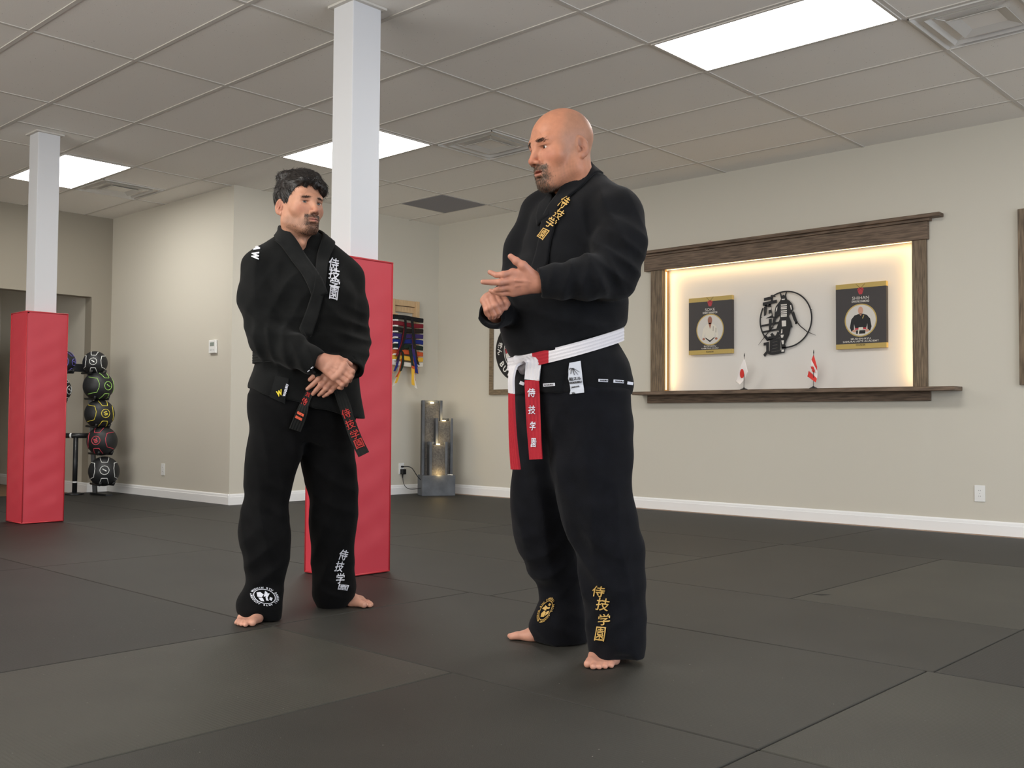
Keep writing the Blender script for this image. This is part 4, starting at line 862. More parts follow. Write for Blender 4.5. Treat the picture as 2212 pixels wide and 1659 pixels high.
def hairs(name, pts, dirn, nrm, ln, rad, m, parent, jit=.3, seed=1, lift=1.0):
    """many short tapered hairs, one mesh"""
    R = np.random.RandomState(seed); vs = []; fs = []
    for p, d, n in zip(pts, dirn, nrm):
        d = d + R.normal(size=3) * jit; d /= np.linalg.norm(d); l = ln * (.6 + .8 * R.rand()); e = np.cross(d, n); e /= np.linalg.norm(e) + 1e-9; f = np.cross(d, e); b = len(vs)
        for t, rr in ((0, 1), (.55, .8)):
            q = p + d * l * t + n * l * lift * (.30 * t - .25 * t * t)
            vs += [q + e * rad * rr, q - e * rad * .5 * rr + f * rad * .87 * rr, q - e * rad * .5 * rr - f * rad * .87 * rr]
        vs.append(p + d * l + n * l * .05 * lift); fs += [(b, b + 1, b + 4, b + 3), (b + 1, b + 2, b + 5, b + 4), (b + 2, b, b + 3, b + 5), (b + 3, b + 4, b + 6), (b + 4, b + 5, b + 6), (b + 5, b + 3, b + 6)]
    me = bpy.data.meshes.new(name); me.from_pydata([tuple(v) for v in vs], [], fs); return link(name, me, m, parent, smooth=True)
def vnormals(V, Q):
    n = np.cross(V[Q[:, 2]] - V[Q[:, 0]], V[Q[:, 3]] - V[Q[:, 1]]); N = np.zeros_like(V)
    for a in range(4): np.add.at(N, Q[:, a], n)
    return N / (np.linalg.norm(N, axis=1)[:, None] + 1e-12)
# ---------------------------------------------------------------- hands and feet
def hand(G, wrist, fingers, thumb, fore, s=1.0, rw=.027):
    """wrist and joints are world points; fore is a point up the forearm; fingers: four lists MCP,PIP,DIP,TIP"""
    w = np.array(wrist); G.cone(fore, w, rw * 1.1 * s, rw * .92 * s); fr = [np.array([.0108, .0100, .0088, .0072]), np.array([.0112, .0103, .0091, .0075]), np.array([.0106, .0098, .0086, .0072]), np.array([.0095, .0086, .0076, .0064])]
    acr = np.array(fingers[0][0]) - np.array(fingers[3][0])
    for i, f in enumerate(fingers):
        m = np.array(f[0]); b = w + acr * (.22 - .145 * i) * .9; G.cone(b, m, .0165 * s, .0128 * s, .012)
    for i in range(3): G.cone(fingers[i][0], fingers[i + 1][0], .0115 * s, .0115 * s, .008); G.cone((np.array(fingers[i][0]) + w) / 2, (np.array(fingers[i + 1][0]) + w) / 2, .0135 * s, .0135 * s, .010)
    for i, f in enumerate(fingers):
        r = fr[i] * s; f = [np.array(q) for q in f]; G.cone(f[0], f[1], r[0], r[1], .005); G.cone(f[1], f[2], r[1], r[2], .002); G.cone(f[2], f[3], r[2], r[3], .002); G.ell(f[1], (r[1] * 1.08,) * 3, k=.003)
    t = [np.array(q) for q in thumb]; G.cone(w * .45 + t[0] * .55, t[1], .0175 * s, .0145 * s, .014); G.cone(t[1], t[2], .0128 * s, .0115 * s, .006); G.cone(t[2], t[3], .0116 * s, .0088 * s, .003); G.ell(t[2], (.0122 * s,) * 3, k=.003)
def foot(G, heel, tip, med, leg):
    """heel and second-toe tip on the ground, med: vector towards the big toe, leg: point up the shin"""
    heel, tip = np.array(heel), np.array(tip); f = tip - heel; L = .28; f /= np.linalg.norm(f); h = tip - f * L; m = np.array(med) - f * (np.array(med) @ f); m[2] = 0; m /= np.linalg.norm(m)
    def q(a, b, z): return h + f * a * L + m * b + Zv * z
    G.ell(q(.13, 0, .032), (.034, .034, .034)); G.cone(q(.16, 0, .04), q(.22, 0, .09), .036, .034, .03); G.cone(q(.22, 0, .085), leg, .034, .042, .03)
    G.cone(q(.24, .004, .062), q(.62, .012, .030), .030, .022, .03); G.cone(q(.20, -.014, .026), q(.63, -.026, .018), .024, .0170, .025); G.cone(q(.45, .014, .035), q(.67, .026, .021), .023, .0205, .02)
    G.cone(q(.50, .020, .036), q(.76, .028, .019), .026, .0160, .012)
    G.cone(q(.66, .028, .0200), q(.64, -.032, .0150), .0200, .0150, .018)
    tips = [(.965, .030, .0135, .70, .028), (1.0, .008, .0098, .74, .010), (.965, -.009, .0094, .73, -.006), (.915, -.024, .0090, .71, -.021), (.85, -.038, .0088, .68, -.034)]
    for a, b, r, a0, b0 in tips:
        am = a0 * .45 + a * .55; bm_ = b0 * .45 + b * .55; rb = r * (1.0 if r > .012 else .9); G.cone(q(a0 - .06, b0, r + .007), q(am, bm_, r + .0035), rb * 1.15, rb, .012); G.cone(q(am, bm_, r + .0035), q(a - r / L, b, r * .95), rb, r * .95, .006)
    G.plane((0, 0, .0008), (0, 0, -1), .004)
def ground(px, py): r = ray(px, py); return CAM + r * (-CAMZ / r[2])
def part_mesh(G, it=1): V, Q = G.mesh(); return smooth(V, Q, it), Q
def bounds(pts, m): a = np.array(pts); return a.min(0) - m, a.max(0) + m
# ---------------------------------------------------------------- bands, belts, lettering on cloth
def dense(pts, n):
    pts = [np.array(p, float) for p in pts]; d = [0]
    for a, b in zip(pts, pts[1:]): d.append(d[-1] + np.linalg.norm(b - a))
    d = np.array(d); A = np.array(pts); t = np.linspace(0, d[-1], n); return np.stack([hermite(t, d, A[:, i]) for i in range(A.shape[1])], 1)
def band(name, path, width, bv, m, parent, n=60, lift=.004, thick=.004, close=False, ribs=0, out=None, nsm=16, snapd=.12):
    """strip of cloth following a path of 3-D points, laid onto a surface"""
    C_ = dense(path, n); pts = []; nr = []
    for p in C_:
        h = bv.find_nearest(Vector(p), snapd)
        if h[0] is not None: pts.append(np.array(h[0])); nr.append(np.array(h[1]) if out is None else np.array(h[1]))
        else: pts.append(p); nr.append(nr[-1] if nr else np.array([0, 0, 1.]))
    pts = np.array(pts); nr = np.array(nr)
    for _ in range(nsm):
        for A in (pts, nr): A[1:-1] = A[1:-1] * .5 + (A[:-2] + A[2:]) * .25
    rows = []; k = 9
    for i in range(n):
        t = pts[min(i + 1, n - 1)] - pts[max(i - 1, 0)]; t /= np.linalg.norm(t) + 1e-9; nn = nr[i] / np.linalg.norm(nr[i]); s = np.cross(nn, t); s /= np.linalg.norm(s); row = []
        w_ = width(i / (n - 1)) if callable(width) else width
        for j in range(k):
            o = (j / (k - 1) - .5) * w_; q = pts[i] + s * o + nn * .03; h = bv.ray_cast(Vector(q), Vector(-nn), .07); z = np.array(h[0]) if h[0] is not None else pts[i] + s * o
            row.append((z - pts[i] - s * o) @ nn)
        row = np.array(row); row = np.maximum(row, row.max() - .012) * .7 + row.mean() * .3
        rows.append([pts[i] + s * ((j / (k - 1) - .5) * w_) + nn * (row[j] + lift + (ribs * math.sin(j * 2.4) if ribs else 0)) for j in range(k)])
    rows = np.array(rows)
    for _ in range(3): rows[1:-1] = rows[1:-1] * .5 + (rows[:-2] + rows[2:]) * .25
    return MB().grid(rows).build(name, m, parent, smooth=True, solid=thick), rows
def ribbon(name, path, side, width, m, parent, n=40, thick=.006, taper=None, ribs=True):
    """free-hanging strip of belt: path of centre points, side: width direction per path point"""
    A = dense(path, n); pa = np.array([np.array(p, float) for p in path]); dd = np.append(0, np.cumsum(np.linalg.norm(np.diff(pa, axis=0), axis=1))); S = np.stack([np.interp(np.linspace(0, dd[-1], n), dd, np.array(side, float)[:, i]) for i in range(3)], 1); rows = []
    for i in range(n):
        t = A[min(i + 1, n - 1)] - A[max(i - 1, 0)]; t /= np.linalg.norm(t); s = S[i] - t * (S[i] @ t); s /= np.linalg.norm(s); nn = np.cross(t, s); w_ = width if not callable(width) else width(i / (n - 1)); row = []
        for j in range(9): row.append(A[i] + s * w_ * (j / 8 - .5) + nn * (thick / 2 + (.0007 * math.cos(j * 3.14159) if ribs else 0)))
        for j in range(8, -1, -1): row.append(A[i] + s * w_ * (j / 8 - .5) - nn * (thick / 2 + (.0007 * math.cos(j * 3.14159) if ribs else 0)))
        rows.append(row)
    mb = MB().grid(rows, True); mb.f += [tuple(range(17, -1, -1)), tuple((n - 1) * 18 + j for j in range(18))]
    return mb.build(name, m, parent, smooth=False), A, S
def onto(name, v2, faces, bv, m, parent, lift=.0032, thick=.0012):
    """2-D shape in picture pixels pressed onto the cloth it is sewn to"""
    idx = {}; vs = []
    for i, (x, y) in enumerate(v2):
        p, n = shoot(bv, x, y)
        if p is not None:
            if n @ (CAM - p) < 0: n = -n
            idx[i] = len(vs); vs.append(tuple(p + n * lift))
    fs = []
    for f in faces:
        if all(i in idx for i in f):
            q = [np.array(vs[idx[i]]) for i in f]
            if max(np.linalg.norm(q[i] - q[i - 1]) for i in range(len(q))) < .06: fs.append(tuple(idx[i] for i in f))
    if not fs: return None
    me = bpy.data.meshes.new(name); me.from_pydata(vs, [], fs); return link(name, me, m, parent, solid=thick)
def sew(name, body, cx, cy, w_, h_, bv, m, parent, rot=0, shear=0, bold=.03, lift=.0032):
    cjk = ord(body[0]) > 255; v, f = textmesh(body, 0 if cjk else bold, fine=.16)
    if cjk and bold:
        n0 = len(v); of = [(bold * .55 * math.cos(a), bold * .55 * math.sin(a)) for a in (0.5, 2.6, 4.7)]; f = [tuple(i + n0 * k for i in t) for k in range(3) for t in f]; v = np.concatenate([v + np.array(o) for o in of])
    s = v.max(0) - v.min(0); v = v / s * np.array([w_, h_]); a = math.radians(rot)
    x = v[:, 0] + shear * v[:, 1]; y = v[:, 1]; X = cx + x * math.cos(a) + y * math.sin(a); Y = cy + x * math.sin(a) - y * math.cos(a)
    return onto(name, np.stack([X, Y], 1), f, bv, m, parent, lift)
def front(bv, pts, gap, dmax, wpx=12):
    """picture points of a hanging strip -> centre points and width directions just in front of the cloth, hanging plumb from the bulge above"""
    out = []; side = []; run = dmax
    for x, y in pts:
        ds = []
        for o in (-wpx, 0, wpx):
            p, n = shoot(bv, x + o, y); ds.append((p - CAM) @ M[2] if p is not None else None)
        ok = [q for q in ds if q is not None and q < dmax + .3]; lo = min(ok) if ok else run
        dl = ds[0] if ds[0] is not None and ds[0] < lo + .06 else None; dr = ds[2] if ds[2] is not None and ds[2] < lo + .06 else None
        sl = np.clip((dr - dl) if dl is not None and dr is not None else 0, -.02, .02)
        dc = min(lo + abs(sl) * .5 - gap, run); run = min(run, dc + .003); out.append(P(x, y, dc)); a, b = P(x - wpx, y, dc - sl / 2), P(x + wpx, y, dc + sl / 2); side.append((b - a) / np.linalg.norm(b - a))
    return out, side
def emblem(cx, cy, a, b, rot, bv, m, parent, body):
    t = math.radians(rot)
    def E2(u, v): return (cx + u * math.cos(t) - v * math.sin(t), cy + u * math.sin(t) + v * math.cos(t))
    v = []; f = []
    for k in range(48):
        q = 2 * math.pi * k / 48; v += [E2(a * math.cos(q), b * math.sin(q)), E2(a * .93 * math.cos(q), b * .93 * math.sin(q))]; f.append((2 * k, 2 * k + 1, (2 * k + 3) % 96, (2 * k + 2) % 96))
    root = onto('round_crest', v, f, bv, m, parent)
    n = len(body)
    for k, ch in enumerate(body):
        if ch == ' ': continue
        q = 2 * math.pi * (k + .5) / n - math.pi * .95; tv, tf = textmesh(ch, .03); s = tv.max(0) - tv.min(0); tv = tv / s[1] * .21
        pts = []
        for p in tv:
            r = 1.17 + p[1]; qq = q + p[0] * .85; pts.append(E2(a * r * math.cos(qq), b * r * math.sin(qq)))
        onto('crest_letter', pts, tf, bv, m, root)
    for poly in (((-.75, -.25), (-.45, -.45), (-.1, -.2), (-.2, .25), (-.6, .3)), ((-.05, -.75), (.2, -.6), (.15, -.05), (-.05, .1)), ((.2, -.5), (.4, -.55), (.3, .1), (.45, .45), (.25, .5), (.12, .1)), ((.5, -.1), (.75, -.05), (.7, .35), (.5, .3)), ((-.5, .4), (-.1, .3), (.1, .7), (-.2, .75))):
        onto('crest_figure', [E2(a * u, b * v_) for u, v_ in poly], [tuple(range(len(poly)))], bv, m, root)
# ================================================================ FIGURES
def merge(parts):
    V = []; Q = []; Cc = []; n = 0
    for v, q, c in parts: V.append(v); Q.append(q + n); Cc.append(c); n += len(v)
    return np.concatenate(V), np.concatenate(Q), np.concatenate(Cc)
def flat_col(V, col, amp=.06, freq=70, seed=2):
    R = np.random.RandomState(seed); nz = sum(np.sin(V @ (R.normal(size=3) * freq) + R.rand() * 6) for _ in range(5)) / 2.2
    return np.clip(np.tile(np.array(lin(col)[:3]), (len(V), 1)) * (1 + amp * nz)[:, None], 0, 1)
def eyes(toW, A, s, gaze, iris, parent):
    for sx in (1, -1):
        c = np.array([sx * .0325, .0735, -.002]); o = bmesh.new(); bmesh.ops.create_uvsphere(o, u_segments=24, v_segments=16, radius=.0134); me = bpy.data.meshes.new('eye'); o.to_mesh(me); o.free()
        V = np.array([v.co[:] for v in me.vertices]); me.vertices.foreach_set('co', toW(V + c).astype(np.float32).ravel()); e = link('eye', me, M_eye, parent, smooth=True)
        g = np.array(gaze, float); g /= np.linalg.norm(g); a = np.cross(g, [0, 0, 1]); a /= np.linalg.norm(a); b = np.cross(a, g)
        def cap(nm, r0, r1, R, m):
            rows = [[toW(c + R * (g * math.sqrt(1 - q * q) + q * (a * math.cos(t) + b * math.sin(t)))) for t in np.linspace(0, 6.2832, 25)[:-1]] for q in np.linspace(r0, r1, 5)]
            MB().grid(rows, True).build(nm, m, e, smooth=True)
        cap('iris', .12, .44, .01355, iris); cap('pupil', .001, .19, .0137, mat('pupil', '#060606', .1, .6))
def brow_hair(Vh, Qh, toW, A, mask, down, m, name, parent, num, ln, rad, jit, seed, lift=1.0):
    N = vnormals(Vh, Qh); w_ = mask(Vh); R = np.random.RandomState(seed); i = R.choice(len(Vh), num, p=w_ / w_.sum()); s = np.linalg.norm(A[0]); An = A / s
    d = down(Vh[i]); n = N[i]; d = d - n * np.sum(d * n, 1)[:, None]; d = d / (np.linalg.norm(d, axis=1)[:, None] + 1e-9)
    return hairs(name, toW(Vh[i]), d @ An, n @ An, ln * s, rad * s, m, parent, jit, seed, lift)
# ---------------------------------------------------------------- the bald man (nearer, right of frame)
def build_bald():
    F, L = dirs(-.80, -.60); D = 3.40
    skin = '#bd8167'; handcol = '#b67f6a'
    hp = dict(skin='#bb8064', flush='#a85a47', lip='#9c5a50', lid='#8a5442', stub=.34, stubcol='#6d5546', goat=.55, goatcol='#5a4c42', shaved='#7f6c5c', mouth=.0034, neck=.060)
    G = head_field(hp); Vh, Qh = part_mesh(G, 1); hc, gt, st = head_cols(Vh, Qh, hp)
    HC = P(1213, 322, 3.36); toW, A = head_frame(HC, -.865, -.50, -8, 1.13, 0, .95)
    parts = [(toW(Vh), Qh, hc)]
    # hands
    d0 = 3.06; Pt = lambda x, y, o=0, d=d0: P(x, y, d + o)
    lf = [[Pt(1108, 589), Pt(1087, 593, -.012), Pt(1072, 594, -.008), Pt(1058, 588)], [Pt(1105, 606), Pt(1079, 610, -.014), Pt(1062, 610, -.013), Pt(1043, 609, -.011)],
          [Pt(1106, 620, .008), Pt(1084, 623, .004), Pt(1073, 626, .018), Pt(1064, 631, .034)], [Pt(1109, 632, .018), Pt(1087, 634, .018), Pt(1073, 632, .024), Pt(1060, 628, .030)]]
    lt = [Pt(1150, 592, .002), Pt(1130, 574, -.010), Pt(1115, 564, -.012), Pt(1103, 554, -.012)]
    lw = Pt(1163, 612, .012); fore = P(1215, 606, 3.11)
    lo, hi = bounds(sum(lf, []) + lt + [lw, fore], .045); G = Field(lo, hi, .0017); hand(G, lw, lf, lt, fore, 1.0, .029)
    for a, b in ((1, .3), (2, .42), (1, .62)): q = np.array(lf[a][0]); G.cone(q * .85 + lw * .15 - DV * .0135, q * .25 + lw * .75 - DV * .015, .002, .0018, .006)
    V, Q = part_mesh(G, 1); parts.append((V, Q, flat_col(V, handcol)))
    d1 = 3.15; Pu = lambda x, y, o=0: P(x, y, d1 + o)
    rf = [[Pu(1070, 636), Pu(1080, 655, -.03), Pu(1084, 668, -.020), Pu(1080, 677, -.005)], [Pu(1061, 638, -.005), Pu(1070, 659, -.038), Pu(1078, 674, -.030), Pu(1075, 683, -.012)],
          [Pu(1052, 643, -.005), Pu(1060, 664, -.036), Pu(1068, 679, -.028), Pu(1066, 686, -.012)], [Pu(1046, 650, 0), Pu(1051, 669, -.028), Pu(1058, 681, -.020), Pu(1058, 687, -.008)]]
    rt = [Pu(1080, 652, .03), Pu(1089, 650, .0), Pu(1094, 656, -.012), Pu(1092, 665, -.016)]
    rw = Pu(1063, 670, .055); rfo = P(1078, 690, 3.30)
    lo, hi = bounds(sum(rf, []) + rt + [rw, rfo], .045); G = Field(lo, hi, .0017); hand(G, rw, rf, rt, rfo, .98, .027); V, Q = part_mesh(G, 1); parts.append((V, Q, flat_col(V, handcol)))
    # feet
    t1 = ground(1284, 1449); h1 = ground(1350, 1404); a1 = P(1338, 1330, 3.30)
    t2 = ground(1097, 1378); h2 = ground(1252, 1388); a2 = P(1225, 1310, 3.57)
    for t, h, a, md in ((t1, h1, a1, -L), (t2, h2, a2, -DV)):
        lo, hi = bounds([t, h, a, t + (t - h) * .15], .06); lo[2] = -.006; G = Field(lo, hi, .0021); foot(G, h, t, md, a); V, Q = part_mesh(G, 1); parts.append((V, Q, flat_col(V, '#c18d78')))
    # trunk and limbs under the uniform
    N0 = toW([0, -.045, -.20]); sh_l = P(1334, 462, 3.25); el_l = P(1326, 590, 3.17); sh_r = P(1172, 468, 3.53); el_r = P(1128, 620, 3.48)
    hip_l = P(1270, 830, 3.33); hip_r = P(1190, 830, 3.46); kn_l = P(1300, 1110, 3.28); kn_r = P(1180, 1110, 3.50)
    lo, hi = bounds([N0, sh_l, el_l, sh_r, el_r, hip_l, hip_r, kn_l, kn_r, a1, a2, rfo, fore], .16); lo[2] = .03; G = Field(lo, hi, .009); cg = P(1238, 520, 3.40); pv = P(1228, 790, 3.40)
    G.cone(N0, cg, .062, .115, .05); G.cone(cg, P(1222, 660, 3.38), .125, .14, .06); G.cone(P(1222, 660, 3.38), pv, .135, .11, .06)
    for sh, el, fo, wr in ((sh_l, el_l, fore, lw), (sh_r, el_r, rfo, rw)): G.cone(cg + (sh - cg) * .3, sh, .07, .05, .04); G.cone(sh, el, .05, .04, .03); G.cone(el, fo, .038, .029, .02)
    for hp_, kn, an in ((hip_l, kn_l, a1), (hip_r, kn_r, a2)): G.cone(hp_, kn, .085, .055, .05); G.cone(kn, an, .052, .036, .03)
    V, Q = part_mesh(G, 1); parts.append((V, Q, flat_col(V, skin)))
    me = np_mesh('person', *merge(parts)); body = link('person', me, M_skin, smooth=True)
    tag(body, 'bald bearded person in a black uniform and red and white belt, hands raised', 'person')
    eyes(toW, A, 1.13, (.10, 1, -.05), mat('iris_brown', '#3a2418', .15, .6), body)
    br = lambda V: np.exp(-((np.abs(V[:, 0]) - .029) / .015) ** 4 - ((V[:, 2] - .0185 + .10 * np.maximum(np.abs(V[:, 0]) - .034, 0)) / .0042) ** 2) * (V[:, 1] > .06) + 1e-12
    brow_hair(Vh, Qh, toW, A, br, lambda v: np.stack([np.sign(v[:, 0]), v[:, 0] * 0, .15 + 0 * v[:, 0]], 1), M_brow, 'eyebrows', body, 420, .0065, .00034, .13, 5)
    gm = lambda V: np.clip(gt, 0, 1) ** 1.2 + 1e-9
    brow_hair(Vh, Qh, toW, A, gm, lambda v: np.stack([v[:, 0] * 4, .1 + 0 * v[:, 0], -1 + 0 * v[:, 0]], 1), M_beard2, 'goatee', body, 2400, .0062, .00032, .30, 6)
    # ---- trousers
    Dl = lambda y: np.interp(y, [740, 1000, 1422], [3.33, 3.30, 3.245]); Dr = lambda y: np.interp(y, [740, 1000, 1385], [3.46, 3.48, 3.555])
    G = Field(*bounds([P(1090, 700, 3.7), P(1400, 700, 3.1), P(1260, 1430, 3.0), P(1260, 1400, 3.8)], .05), .0062)
    G.loft(rings([(775, 1124, 1326, .80), (830, 1118, 1346, .80), (880, 1119, 1349, .78), (925, 1122, 1350, .68), (985, 1155, 1325, .5)], 3.40, L, F), L, F)
    G.loft(rings([(850, 1205, 1349, 1), (920, 1200, 1357, 1), (1000, 1192, 1361, 1), (1060, 1198, 1363, 1), (1120, 1214, 1375, 1), (1160, 1230, 1384, 1), (1205, 1246, 1390, .98), (1255, 1254, 1392, .98), (1305, 1261, 1393, .98), (1350, 1266, 1394, .98), (1395, 1272, 1392, .98), (1420, 1278, 1390, .98)], Dl, L, F), L, F, k=.05)
    G.loft(rings([(850, 1119, 1250, 1), (920, 1120, 1252, 1), (1000, 1111, 1250, 1), (1060, 1105, 1247, 1), (1120, 1106, 1245, 1), (1180, 1117, 1248, 1), (1235, 1142, 1252, 1), (1265, 1161, 1256, 1), (1300, 1164, 1260, 1), (1330, 1152, 1263, 1), (1352, 1145, 1266, 1), (1383, 1152, 1268, 1)], Dr, L, F), L, F, k=.05)
    for c, R_, d, wl, am, ph in ((P(1300, 1230, 3.2), .20, Zv + L * .9, .085, .008, .4), (P(1320, 1340, 3.18), .15, Zv * .7 - L * .7, .07, .007, 2), (P(1180, 1230, 3.45), .18, Zv * 1 + F * .8, .08, .009, 1), (P(1200, 1345, 3.46), .13, Zv * .8 + RV * .6, .06, .006, .2), (P(1290, 1180, 3.2), .30, RV + Zv * .12, .085, .009, .5), (P(1190, 1120, 3.42), .26, RV + Zv * .2, .08, .008, 2), (P(1290, 1080, 3.2), .22, Zv * .6 + L * .8, .12, .008, 1.7), (P(1180, 930, 3.3), .2, Zv * .5 - L, .10, .008, 3), (P(1320, 930, 3.25), .22, L + Zv * .25, .11, .007, 1)): G.fold(c, R_, d, wl, am, ph)
    G.cone(P(1296, 1444, 3.09), P(1356, 1450, 3.15), .056, .048, .012, 's')
    G.noise(26, .0022, 5)
    V, Q = part_mesh(G, 1); tr = link('trousers', np_mesh('trousers', V, Q), M_trB, body, smooth=True); bt = bvh_of(tr)
    for ch, x, y, w_, h_, r in (('侍', 1294, 1277, 26, 24, 6), ('技', 1303, 1305, 26, 27, 8), ('学', 1306, 1338, 25, 25, -4), ('園', 1298, 1369, 20, 30, 5)): sew('embroidered_character', ch, x, y, w_, h_, bt, M_thg, tr, r, .08, .012)
    emblem(1180, 1318, 24, 10.5, -62, bt, M_thg, tr, 'MUSHIN RYU SAMURAI ARTS ACADEMY ')
    hem = MB()
    # ---- jacket
    G = Field(*bounds([P(1010, 400, 3.5), P(1420, 400, 3.1), P(1300, 880, 3.05), P(1200, 380, 3.75), P(1060, 700, 3.2)], .06), .0058)
    body_r = rings([(408, 1212, 1300, .62, .05), (422, 1186, 1325, .62, .04), (442, 1162, 1340, .70, .02), (470, 1148, 1346, .78), (500, 1139, 1349, .82), (550, 1126, 1351, .86), (600, 1108, 1352, .92), (650, 1091, 1352, .98), (690, 1084, 1350, 1.0), (722, 1087, 1344, 1.0), (752, 1096, 1336, .96), (785, 1106, 1334, .92)], 3.40, L, F)
    G.loft(body_r, L, F); bp = P(1200, 766, 3.215); bn = np.cross(P(1332, 722, 3.42) - bp, P(1128, 785, 3.24) - bp); bn = bn / bn[2]
    G.plane(bp + Zv * .010, -bn, .03)                                         # blouse ends at the sloping belt
    G.cone(P(1262, 400, 3.42), sh_l, .062, .078, .05); G.cone(P(1235, 405, 3.44), sh_r, .062, .075, .05)
    G.chain([sh_l + Zv * -.012, P(1340, 530, 3.19), el_l + RV * -.008], [.086, .082, .080], .03, .03); G.chain([sh_r, P(1140, 540, 3.52), el_r], [.082, .078, .076], .03, .03)
    G.sleeve([el_l, P(1270, 600, 3.10), P(1210, 608, 3.07), P(1168, 612, 3.065)], [.078, .069, .055, .046]); G.sleeve([el_r, P(1095, 655, 3.38), P(1074, 674, 3.25), P(1062, 680, 3.205)], [.072, .060, .049, .045])
    for c, R_, d, wl, am, ph in ((P(1345, 560, 3.1), .12, Zv + RV * .7, .052, .013, 0), (P(1300, 590, 3.05), .13, RV + Zv * .45, .06, .013, 1), (P(1240, 600, 3.02), .11, RV - Zv * .3, .05, .009, 2), (P(1335, 460, 3.15), .15, RV * 1 + Zv * .35, .085, .010, 1.2), (P(1210, 520, 3.25), .17, RV * .85 + Zv * .5, .085, .011, .7), (P(1160, 560, 3.30), .15, RV * .7 + Zv * .7, .07, .010, 2.4), (P(1230, 690, 3.22), .22, Zv + RV * .25, .10, .012, .2), (P(1330, 690, 3.25), .15, Zv, .08, .010, 1), (P(1075, 680, 3.2), .08, RV * .5 + Zv, .04, .006, 0), (P(1255, 440, 3.2), .13, RV + Zv * .2, .07, .008, 0)): G.fold(c, R_, d, wl, am, ph)
    sk = rings([(690, 1120, 1316, .84), (725, 1116, 1320, .84), (755, 1112, 1336, .86), (785, 1112, 1351, .86), (805, 1113, 1356, .86), (832, 1113, 1360, .86), (852, 1113, 1356, .86)], 3.40, L, F)
    G2 = Field(G.lo, G.lo + (np.array(G.F.shape) - 1) * G.h, G.h); G2.loft(sk, L, F); G2.plane(bp + Zv * .018, bn, .012); G2.fold(P(1300, 800, 3.2), .2, RV, .12, .008, .5)
    for px, yy in ((1216, 3.24),): G2.cone(P(px + 8, 800, 3.20), P(px - 4, 880, 3.20), .004, .016, .006, 's')     # side vent
    n = np.minimum(G.F.shape, G2.F.shape); G.F[:n[0], :n[1], :n[2]] = np.minimum(G.F[:n[0], :n[1], :n[2]], G2.F[:n[0], :n[1], :n[2]])
    G.noise(24, .0020, 9); V, Q = part_mesh(G, 1); jk = link('jacket', np_mesh('jacket', V, Q), M_giB, body, smooth=True); bj = bvh_of(jk, body)
    bjk = bvh_of(jk)
    band('lapel', [P(1147, 622, 3.22), P(1152, 600, 3.22), P(1165, 540, 3.25), P(1183, 480, 3.27), P(1203, 430, 3.29), P(1228, 408, 3.30), P(1258, 388, 3.33), P(1278, 374, 3.40), P(1280, 372, 3.47), P(1255, 384, 3.53), P(1225, 400, 3.51), P(1200, 420, 3.44), P(1188, 445, 3.36), P(1180, 480, 3.30)], .058, bj, M_giB, jk, 90, .005, .007)
    for ch, x, y, w_, h_, r in (('侍', 1221, 440, 16, 27, 34), ('技', 1211, 464, 17, 22, 34), ('学', 1194, 483, 19, 24, 33), ('園', 1177, 507, 15, 25, 30)): sew('embroidered_character', ch, x, y, w_, h_, bvh_of(jk, *[o for o in bpy.data.objects if o.parent == jk and o.name.startswith('lapel')]), M_thg, jk, r, .1, .012, .008)
    for i, (x, y, w_, h_, r) in enumerate(((1302, 822, 20, 6, 3), (1335, 824, 22, 6.5, 4), (1360, 828, 12, 6, 10), (1187, 831, 25, 6.5, -4), (1129, 828, 10, 7, 22))):
        a = math.radians(r); q = [(-w_ / 2, -h_ / 2), (w_ / 2, -h_ / 2), (w_ / 2, h_ / 2), (-w_ / 2, h_ / 2)]; g = [(x + u * math.cos(a) - v * math.sin(a), y + u * math.sin(a) + v * math.cos(a)) for u, v in q]
        tg = onto('hem_label', g, [(0, 1, 2, 3)], bjk, M_thw, jk, .003)
        if tg and w_ > 15: sew('label_text', 'WASURU', x, y, w_ * .8, h_ * .5, bjk, M_ink, tg, r, 0, .01, .0052)
    lab = MB(); g = []
    for v in np.linspace(0, 1, 9):
        for u in np.linspace(0, 1, 5):
            x0 = 1226 + 5 * v; x1 = 1254 + 8 * v; xl = x0 + (4 * (1 - v) if v < .5 else 0) - 4 * math.sin(v * 6) * .5; g.append((xl + (x1 - xl) * u, 784 + 68 * v - 4 * u))
    fs = [(i * 5 + k, i * 5 + k + 1, i * 5 + k + 6, i * 5 + k + 5) for i in range(8) for k in range(4)]
    pt = onto('jacket_patch', g, fs, bvh_of(jk, tr), mat('patch_silver', '#c9cdd6', .5, .3), jk, .004)
    bpp = bvh_of(jk, tr, pt)
    for tx, x, y, w_, h_ in (('和スル', 1242, 818, 26, 8), ('WASURU', 1243, 826, 27, 4.5), ('JAGUAR', 1243, 836, 18, 4), ('XL', 1239, 849, 8, 4)): sew('patch_text', tx, x, y, w_, h_, bpp, M_ink, pt, -7, 0, .03, .002)
    for k, (x0, x1, y1) in enumerate(((1232, 1226, 806), (1234, 1233, 808), (1236, 1241, 810), (1237, 1248, 809), (1238, 1252, 804))):
        onto('patch_leaf', [(x0 - .8, 795), (x0 + .8, 795), (x1 + .4, y1), (x1 - .4, y1)], [(0, 1, 2, 3)], bpp, M_ink, pt, .002)
    # ---- belt
    M_bw = mat('belt_white', '#d5d2d6', .7, .2, bump=(260, .3)); M_br = mat('belt_red', '#a51f2c', .65, .25, bump=(260, .3)); M_bk = mat('belt_black', '#2a2829', .8, .2)
    bt_ = bpy.data.objects.new('belt', None); C.objects.link(bt_); bt_.parent = body; tag_l = bt_; bt_['label'] = 'red and white panelled belt with embroidered hanging ends'
